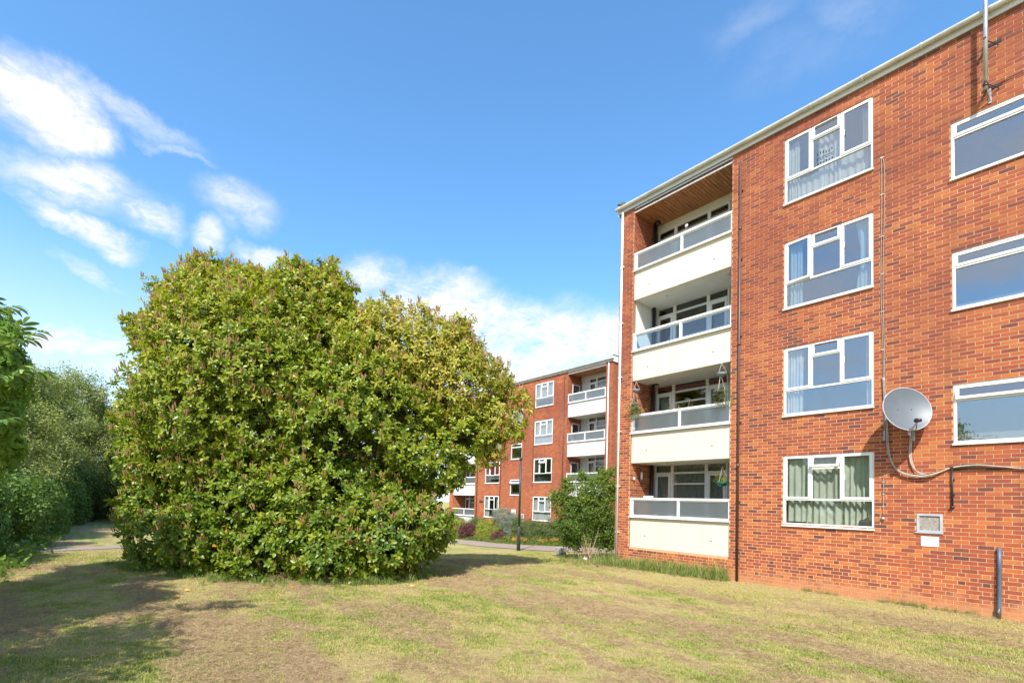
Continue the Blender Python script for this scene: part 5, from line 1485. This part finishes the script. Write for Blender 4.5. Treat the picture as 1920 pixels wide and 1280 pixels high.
for si, (a, b) in enumerate(spr):
    a, b = Vector(a), Vector(b); root_ = Vector((-8.2, -15.2, 3.3))
    MB().tube(spline([root_, (root_ + a) / 2 + Vector((0, 0, .15)), a, b], 5), [.018 - .0009 * k for k in range(16)], 6).build("branch", M['bark'], el, smooth=True)
    for q in range(9):
        p0 = a.lerp(b, .05 + .12 * q); ang = 2.4 * q + si
        out = Vector((math.cos(ang) * .8, math.sin(ang) * .8, .2)) + (b - a).normalized() * 1.1; out.normalize()
        side = Vector((0, 0, 1)).cross(out).normalized(); upv = out.cross(side)
        for k in range(7):
            if k == 6: d = out; st = .17
            else: s_ = 1 if k % 2 else -1; d = (out * .62 + side * s_ * .75).normalized(); st = .05 + .05 * (k // 2)
            p = p0 + out * st - le; sd = upv.cross(d).normalized(); nn = d.cross(sd)
            ob = link(bpy.data.objects.new("leaf", em[(k + q) % 3])); ob.parent = el
            s_ = rr_.uniform(.95, 1.3)
            ob.matrix_local = Matrix(((d.x * s_, sd.x * s_, nn.x * s_, p.x), (d.y * s_, sd.y * s_, nn.y * s_, p.y), (d.z * s_, sd.z * s_, nn.z * s_, p.z), (0, 0, 0, 1)))
# trees behind the camera's left shoulder: they shade the near lawn
round_tree(-4.8, -16.3, 5.7, 2.1, 51, "garden tree standing left of the lawn near the elder", (.2, .8), name="garden_tree", dens=4.2, low=.3, group="trees behind the lawn")

# young tree at the corner of the near block, bare tan stems below
corner = thing("corner_shrub", "airy green shrub with bare tan stems at the corner of the near block", "shrub", (-11.25, .45, Z(-11.25, .45)))
cs_l = [(-11.3, .35, 1.55, .62), (-11.75, -.05, 1.75, .48), (-10.85, .75, 1.7, .55), (-11.2, .5, 2.25, .52), (-11.65, -.1, 2.45, .34), (-10.7, .95, 2.3, .42), (-11.0, .8, 2.75, .34), (-11.55, .0, 1.05, .55), (-11.0, .9, 1.05, .62), (-11.7, .3, .62, .5), (-10.75, 1.0, .7, .5), (-10.62, 1.0, 2.95, .2), (-12.0, -.35, 2.0, .3), (-11.35, .2, 2.75, .22)]
P, N_, Q, K = crown_points(cs_l, 38, .2, .3, .3, zmin=lambda x, y: zg(x, y) + .28, seed=14)
E, _, _, _ = frames(N_, RNG.random(len(P)) * 6.28)
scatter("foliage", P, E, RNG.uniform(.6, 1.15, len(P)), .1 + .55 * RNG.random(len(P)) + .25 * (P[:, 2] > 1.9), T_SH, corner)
m = MB(); r = random.Random(21)
for i in range(17):
    a = r.uniform(0, 6.28); b = Vector((-11.2 + r.uniform(-.3, .3), .45 + r.uniform(-.25, .25), -.1)); l = cs_l[i % len(cs_l)]; e = Vector(l[:3])
    m.tube(spline([b, b + (e - b) * .5 + Vector((r.uniform(-.12, .12), r.uniform(-.12, .12), .15)), e], 4), [r.uniform(.010, .019) * (1 - .09 * k) for k in range(9)], 6)
m.build("stem", M['stem_tan'], corner, smooth=True)

# planting in front of the far block
def P3(x, y): return (x, y)
bed = [(-30.2, 8.5, 1.05, .95, T_YE, "yellow-green mound left of the purple bush in the far flower bed", "shrub"), (-28.4, 7.7, 1.0, .75, T_PU, "purple-leaved shrub in front of the far block's left balcony", "shrub"), (-29.3, 9.2, 1.35, .8, T_BD, "upright green shrub between the purple one and the far wall", "shrub"),
       (-26.9, 8.1, 1.25, .85, T_YE, "yellow-green spiraea beside the silvery bush", "shrub"), (-26.2, 9.2, 2.1, 1.05, T_SI, "large silver-grey bush below the far block's ground floor window", "shrub"), (-25.5, 7.9, .6, .42, T_PU, "small purple plant at the foot of the silvery bush", "plant"),
       (-24.4, 9.2, 1.5, .8, T_BD, "olive green shrub right of the silvery bush", "shrub"), (-22.6, 9.1, 1.2, .8, T_BD, "green shrub against the wall behind the lamp post", "shrub"), (-20.9, 9.0, 1.35, .85, T_BD, "green shrub under the curtained ground floor window", "shrub"),
       (-19.2, 8.8, 1.5, .85, T_HG, "dark green shrub before the far block's balcony", "shrub"), (-17.4, 8.9, 1.6, .9, T_HG, "dark green shrub at the right end of the far flower bed", "shrub"), (-16.2, 7.6, 1.2, .8, T_BD, "low green shrub at the right end of the far bed, by the path", "shrub"), (-32.2, 8.8, 1.3, .9, T_BD, "green shrub under the far block's left balcony", "shrub"), (-15.2, 9.2, 2.3, 1.1, T_HG, "tall dark shrub seen through the corner shrub", "shrub")]
for i, (x, y, h, R, pr, lb, ct) in enumerate(bed):
    bush(x, y, h, R, 110 + i, lb, pr, (.15, .9), "bed_shrub", ct, 60, (.8, 1.2), inner=.45, group="shrubs of the far flower bed")
# ground cover of the bed
n = 2600; g = np.random.default_rng(5)
bx = g.uniform(-34, -14.2, n); by = np.where(g.random(n) < .5, g.uniform(7.2, 10.0, n), 7.3 + g.normal(0, .25, n))
bz = zg(bx, by) + .05 + .45 * g.random(n) * sstep(6.9, 8.2, by)
E, _, _, _ = frames(np.stack([g.normal(0, .3, n), g.normal(0, .3, n), np.ones(n)], 1), g.random(n) * 6.28)
cov = scatter("ground_cover", np.stack([bx, by, bz], 1), E, g.uniform(.7, 1.2, n), .2 + .7 * g.random(n), T_BD + T_YE[:1] + T_SH, None)
tag(cov, "low mixed planting filling the bed before the far block", "ground cover")
FLW = [loose_sprig(rr_, 10, .05, .045, .10, "blossom", 'orange_leaf') for _ in range(2)]
n = 70; fx = np.concatenate([g.normal(-19.6, 1.0, n // 2), g.normal(-22.6, .9, n - n // 2)]); fy = 7.25 + g.normal(0, .22, n)
E, _, _, _ = frames(np.stack([g.normal(0, .3, n), g.normal(0, .3, n), np.ones(n)], 1), g.random(n) * 6.28)
fl = scatter("blossom", np.stack([fx, fy, zg(fx, fy) + .25 + .2 * g.random(n)], 1), E, g.uniform(.6, 1.1, n), g.random(n), FLW, None)
tag(fl, "orange and yellow blossom along the front of the far bed", "flowers")

# ------------------------------------------------------------------ lamp post, stone, gate
zl = Z(-17.45, 2.72)
lamp = thing("lamp_post", "slim dark lamp post with a thicker base beside the path", "lamp post", (-17.45, 2.72, zl))
MB().tube([(-17.45, 2.72, zl - .1), (-17.45, 2.72, zl + 1.05), (-17.45, 2.72, zl + 1.12)], [.088, .085, .055], 14).build("base", M['lamp'], lamp, smooth=True)
MB().tube([(-17.45, 2.72, zl + 1.10), (-17.45, 2.72, 3.82)], [.054, .046], 12).build("pole", M['lamp'], lamp, smooth=True)
MB().tube([(-17.45, 2.72, 3.80), (-17.45, 2.72, 3.86), (-17.45, 2.72, 3.93)], [.075, .078, .04], 12).build("cap", M['dark_trim'], lamp, smooth=True)
MB().box(-17.42, -17.36, 2.635, 2.64 + .0, zl + .35, zl + .75).build("access_door", M['lamp'], lamp)
st = thing("kerb_stone", "small weathered grey stone post at the path edge by the corner shrub", "stone", (-13.6, 1.6, Z(-13.6, 1.6)))
z0 = Z(-13.6, 1.6); MB().box(-13.78, -13.42, 1.42, 1.74, z0 - .05, z0 + .30).build("block", M['stone'], st, bevel=.03)
wb = thing("pale_rock", "white pebble lying by the foot of the corner shrub", "rock", (-10.95, .05, 0)); MB().ball((-10.95, .0, .03), .09, 9, 6, (1, .7, .6)).build("stone", M['white_render'], wb)
gt = thing("garden_gate", "pale wooden gate closing the far end of the grass path", "gate", (-60.0, -11.8, Z(-60, -11.8)))
z0 = Z(-60, -11.8)
for i in range(9):
    y = -12.5 + i * .16; MB().box(-60.02, -59.98, y, y + .11, z0 + .05, z0 + 1.35).build("slat", M['fence'], gt)
MB().box(-60.06, -60.021, -12.55, -11.1, z0 + .3, z0 + .4).box(-60.06, -60.021, -12.55, -11.1, z0 + 1.05, z0 + 1.15).build("rail", M['fence'], gt)
for y in (-12.66, -11.08): MB().box(-60.06, -59.94, y, y + .12, z0 - .1, z0 + 1.5).build("post", M['fence'], gt)

# ------------------------------------------------------------------ balcony things
b0 = basket((-6.44, .25, 2.40), "green hanging basket in the lowest balcony", M['green_pot'], .15, .52, wide=1.15, depth=.75)
def tuft(parent, x, y, z, n, R, protos, col=(.2, .9), hang=0.0, name="plant", sc=(.4, .8)):
    g = np.random.default_rng(int(abs(x) * 100 + z * 10)); d = g.normal(size=(n, 3)); P = np.stack([x + d[:, 0] * R, y + d[:, 1] * R * .6, z + d[:, 2] * R * .55 - hang * g.random(n) ** 2], 1)
    E, _, _, _ = frames(d + np.array([0, 0, .6]), g.random(n) * 6.28)
    return scatter(name, P, E, g.uniform(*sc, n), col[0] + (col[1] - col[0]) * g.random(n), protos, parent)
tuft(b0, -6.44, .25, 2.56, 26, .09, T_YE, sc=(.3, .55))
b1 = basket((-6.36, -.05, 4.78), "trailing plant basket hanging right of the second balcony", M['dark_trim'], .12, .55)
tuft(b1, -6.36, -.05, 4.86, 60, .12, T_PU[:1] + T_SH + T_SI, hang=.42, sc=(.3, .55))
b2 = basket((-8.98, -.14, 4.80), "trailing plant basket hanging left of the second balcony", M['grey_pot'], .11, .55)
tuft(b2, -8.98, -.14, 4.84, 60, .13, T_SI + T_SH, hang=.45, sc=(.3, .6))
basket((-6.35, -.02, 5.24), "grey bowl hanging above the trailing basket at the second balcony's right end", M['grey_pot'], .13, .36, "hanging_bowl", "hanging bowl", depth=.8)
basket((-8.95, -.12, 5.20), "small grey bowl hanging near the pier at the second balcony's left end", M['grey_pot'], .11, .34, "hanging_bowl", "hanging bowl", depth=.9)
for dz, lb in ((0, "upper red washing line across the second balcony"), (-.07, "lower red washing line across the second balcony")):
    o = MB().tube(spline([(-9.10, .72, 5.50 + dz), (-7.9, .72, 5.38 + dz), (-6.13, .72, 5.36 + dz)], 6), .006, 5).build("washing_line", M['red_line'], None); tag(o, lb, "washing line")
pl = thing("balcony_plant", "twiggy potted plant standing behind the second balcony's rail", "potted plant", (-7.8, .5, 3.35))
MB().tube([(-7.8, .5, 3.32), (-7.8, .5, 3.62)], [.11, .14], 12).build("pot", M['grey_pot'], pl, smooth=True)
m = MB(); r = random.Random(5)
for i in range(9): m.tube([(-7.8, .5, 3.6), (-7.8 + r.uniform(-.12, .12), .5, 4.2), (-7.8 + r.uniform(-.42, .42), .5 + r.uniform(-.2, .2), r.uniform(4.6, 5.0))], [.008, .006, .003], 5)
m.build("stem", M['stem_tan'], pl); tuft(pl, -7.8, .5, 4.72, 34, .22, T_SH + T_SI, sc=(.25, .5), name="foliage")
o = MB().ball((-9.175, .16, 2.64), .05, 10, 8, (.6, 1, 1)).build("wall_lamp", M['upvc'], None, smooth=True); tag(o, "round white lamp on the brick pier inside the lowest balcony", "lamp")
fd = thing("bird_feeder", "slim bottle-shaped bird feeder on the lowest balcony's side wall", "bird feeder", (-9.14, .49, 2.6))
MB().tube([(-9.14, .49, 2.62), (-9.14, .49, 2.86)], .035, 10).build("tube", M['plate'], fd, smooth=True); MB().tube([(-9.14, .49, 2.58), (-9.14, .49, 2.62)], .05, 10).build("tray", M['brown_pipe'], fd); MB().tube([(-9.14, .49, 2.86), (-9.2, .49, 2.95)], .006, 5).build("hook", M['black_plastic'], fd)
o = MB().box(-9.21, -9.17, 1.09, 1.17, 2.30, 2.46).build("switch_box", M['upvc'], None, bevel=.008); tag(o, "small white box on the wall behind the lowest balcony's black pipe", "box")
o = MB().box(-8.76, -8.5, .06, .2, 2.063, 2.12).build("tray", M['upvc'], None, bevel=.008); tag(o, "white tray lying on the lowest balcony's rail", "tray")
pw = thing("pinwheel", "little purple pinwheel above the top balcony's rail", "pinwheel", (-7.6, .2, 9.6)); MB().tube([(-7.55, .10, 9.58), (-7.5, .12, 9.80)], .005, 5).build("stick", M['cable_white'], pw); MB().ball((-7.5, .11, 9.82), .05, 8, 6, (1, .3, 1)).build("wheel", M['plate_ink'], pw)

# ------------------------------------------------------------------ grass, clippings, fallen leaves
r = random.Random(31)
G_T = [blades(r, 12, .034, .045, .0055, 'grass', "grass_tuft", .9) for _ in range(5)]
G_C = [clump(r, 30, .06, 'thatch', "clipping_clump", .04, .005) for _ in range(4)]
def fan(n, r0, r1, power, seed):
    g = np.random.default_rng(seed); a = np.radians(g.uniform(0, 103, n)); rr = r0 + (r1 - r0) * g.random(n) ** power
    x = -np.sin(a) * rr; y = -12.343 + np.cos(a) * rr; ok = (y < -.03) | (x < -9.9); return x[ok], y[ok], rr[ok], g
x, y, rr, g = fan(230000, 3.0, 21, 1.15, 1)
gm = green_map(x, y); tm = thatch_map(x, y)
keep = g.random(len(x)) < (.35 + .65 * gm) * (1 - .75 * tm)
x, y, rr, gm, tm = x[keep], y[keep], rr[keep], gm[keep], tm[keep]
n = len(x); E, _, _, _ = frames(np.stack([g.normal(0, .16, n), g.normal(0, .16, n), np.ones(n)], 1), g.random(n) * 6.28)
gs = scatter("grass", np.stack([x, y, zg(x, y) + .005 + .015 * tm], 1), E, g.uniform(.6, 1.15, n) * (.8 + .4 * gm) * (1 + .02 * rr), gm * .9 + g.normal(0, .13, n), G_T)
tag(gs, "short mown grass, green and parched by turns, covering the lawn", "grass")
x, y, rr, g = fan(90000, 3.0, 17, 1.1, 2)
tm = thatch_map(x, y); keep = g.random(len(x)) < tm * 1.1 + .03; x, y, rr, tm = x[keep], y[keep], rr[keep], tm[keep]; n = len(x)
E, _, _, _ = frames(np.stack([g.normal(0, .25, n), g.normal(0, .25, n), np.ones(n)], 1), g.random(n) * 6.28)
cl = scatter("clippings", np.stack([x, y, zg(x, y) + .010 + .02 * tm * g.random(n)], 1), E, g.uniform(.6, 1.4, n), g.random(n) * .8 + .1, G_C)
tag(cl, "brown dry mowing clippings lying in rows on the lawn", "clippings")

# longer grass: skirt of the laurel, foot of the near block, hedge bottom
G_L = [blades(r, 14, .20, .07, .008, 'tallgrass', "long_grass", .7) for _ in range(4)]
G_W = [blades(r, 11, .42, .08, .012, 'tallgrass', "weed_tuft", .5) for _ in range(4)]
n = 2200; g = np.random.default_rng(8); th_ = g.uniform(-2.6, 1.4, n)
pts = []
line = [(-16.3, -11.9), (-15.0, -11.6), (-13.4, -11.0), (-12.0, -10.3), (-10.9, -9.5), (-10.3, -8.6), (-10.1, -7.6), (-10.2, -6.6), (-10.6, -5.7)]
seg = g.integers(0, len(line) - 1, n); f = g.random(n); lx = np.array([p[0] for p in line]); ly = np.array([p[1] for p in line])
x = lx[seg] * (1 - f) + lx[seg + 1] * f + g.normal(0, .16, n); y = ly[seg] * (1 - f) + ly[seg + 1] * f + g.normal(0, .16, n)
E, _, _, _ = frames(np.stack([g.normal(0, .2, n), g.normal(0, .2, n), np.ones(n)], 1), g.random(n) * 6.28)
sk = fbm(x * 1.3, y * 1.3, 91, 3); kk = g.random(n) < sstep(.38, .58, sk) + .12
x, y, E = x[kk], y[kk], E[kk]; n = len(x)
o = scatter("long_grass", np.stack([x, y, zg(x, y)], 1), E, g.uniform(.3, 1.15, n), .25 + .7 * g.random(n), G_L); tag(o, "uncut grass skirting the foot of the big laurel", "grass")
n = 900; x = -9.9 + 3.85 * g.random(n); y = -.05 - np.abs(g.normal(0, .22, n)) * (1.6 - .9 * (x + 9.9) / 3.85) - .05
E, _, _, _ = frames(np.stack([g.normal(0, .22, n), g.normal(0, .22, n), np.ones(n)], 1), g.random(n) * 6.28)
o = scatter("weeds", np.stack([x, y, zg(x, y)], 1), E, g.uniform(.45, 1.15, n) * np.where(g.random(n) < .12, 1.35, 1), g.random(n) ** 1.3, G_W + G_L + T_SH[:1]); tag(o, "strip of tall weeds and grass below the near block's balconies", "weeds")
n = 420; x = g.uniform(-6.1, 2.5, n); y = -.03 - np.abs(g.normal(0, .05, n)); kk = fbm(x * 1.7, x * 0, 97, 3) > .47; x, y = x[kk], y[kk]; n = len(x)
E, _, _, _ = frames(np.stack([g.normal(0, .25, n), g.normal(0, .25, n), np.ones(n)], 1), g.random(n) * 6.28)
o = scatter("weeds", np.stack([x, y, zg(x, y)], 1), E, g.uniform(.25, .8, n), .0 + .5 * g.random(n), G_L); tag(o, "dry grass tufts in the joint between wall and lawn right of the brown pipe", "weeds")
n = 160; x = -9.9 - 1.8 * g.random(n); y = -.5 + g.normal(0, .45, n); E, _, _, _ = frames(np.stack([g.normal(0, .22, n), g.normal(0, .22, n), np.ones(n)], 1), g.random(n) * 6.28)
o = scatter("weeds", np.stack([x, y, zg(x, y)], 1), E, g.uniform(.3, .8, n), g.random(n), G_W + G_L + T_SH); tag(o, "thin weeds round the foot of the corner shrub", "weeds")
n = 2600; x = g.uniform(-46, -13, n); y = -14.35 + .02 * (x + 13) * -.6 + g.normal(0, .28, n); E, _, _, _ = frames(np.stack([g.normal(0, .2, n), g.normal(0, .2, n), np.ones(n)], 1), g.random(n) * 6.28)
o = scatter("long_grass", np.stack([x, y, zg(x, y)], 1), E, g.uniform(.7, 1.7, n), .5 + .5 * g.random(n), G_L + T_HG[:1]); tag(o, "uncut grass and nettles along the bottom of the left hedge", "grass")

fm = bpy.data.meshes.new("fallen_leaf"); V, F_ = leaf_geo(.12, .055, .5, .4, 4); fm.from_pydata([tuple(p) for p in V], [], [tuple(q) for q in F_]); fm.polygons.foreach_set('use_smooth', [True] * len(F_))
tF = NT("fallen_leaf"); cc = tF.ramp(tF.new("ShaderNodeObjectInfo").outputs["Random"], [(0, (.50, .15, .02)), (.5, (.62, .40, .05)), (1, (.55, .42, .22))]); tF.base(cc); tF.rough(.6); tF.translucent(cc, .2); fm.materials.append(tF.m)
g = np.random.default_rng(77)
for i in range(46):
    if i < 4: x, y = [(-10.45, -9.80), (-10.3, -10.1), (-10.15, -9.3), (-9.6, -8.9)][i]
    else:
        a_ = g.uniform(0, 8); k = int(a_); f = a_ - k; x = lx[k] * (1 - f) + lx[k + 1] * f + g.normal(.5, .6); y = ly[k] * (1 - f) + ly[k + 1] * f + g.normal(-.3, .6)
    ob = link(bpy.data.objects.new("fallen_leaf", fm)); ob.location = (x, y, Z(x, y) + .045); ob.rotation_euler = (g.normal(0, .4), g.normal(0, .4), g.uniform(0, 6.28)); s_ = g.uniform(.6, 1.0) * (1.35 if i == 0 else 1); ob.scale = (s_,) * 3
    tag(ob, "large bright yellow leaf lying in front of the laurel" if i == 0 else "small fallen laurel leaf, orange or yellow, on the lawn round the laurel", "leaf", "fallen leaves round the laurel")
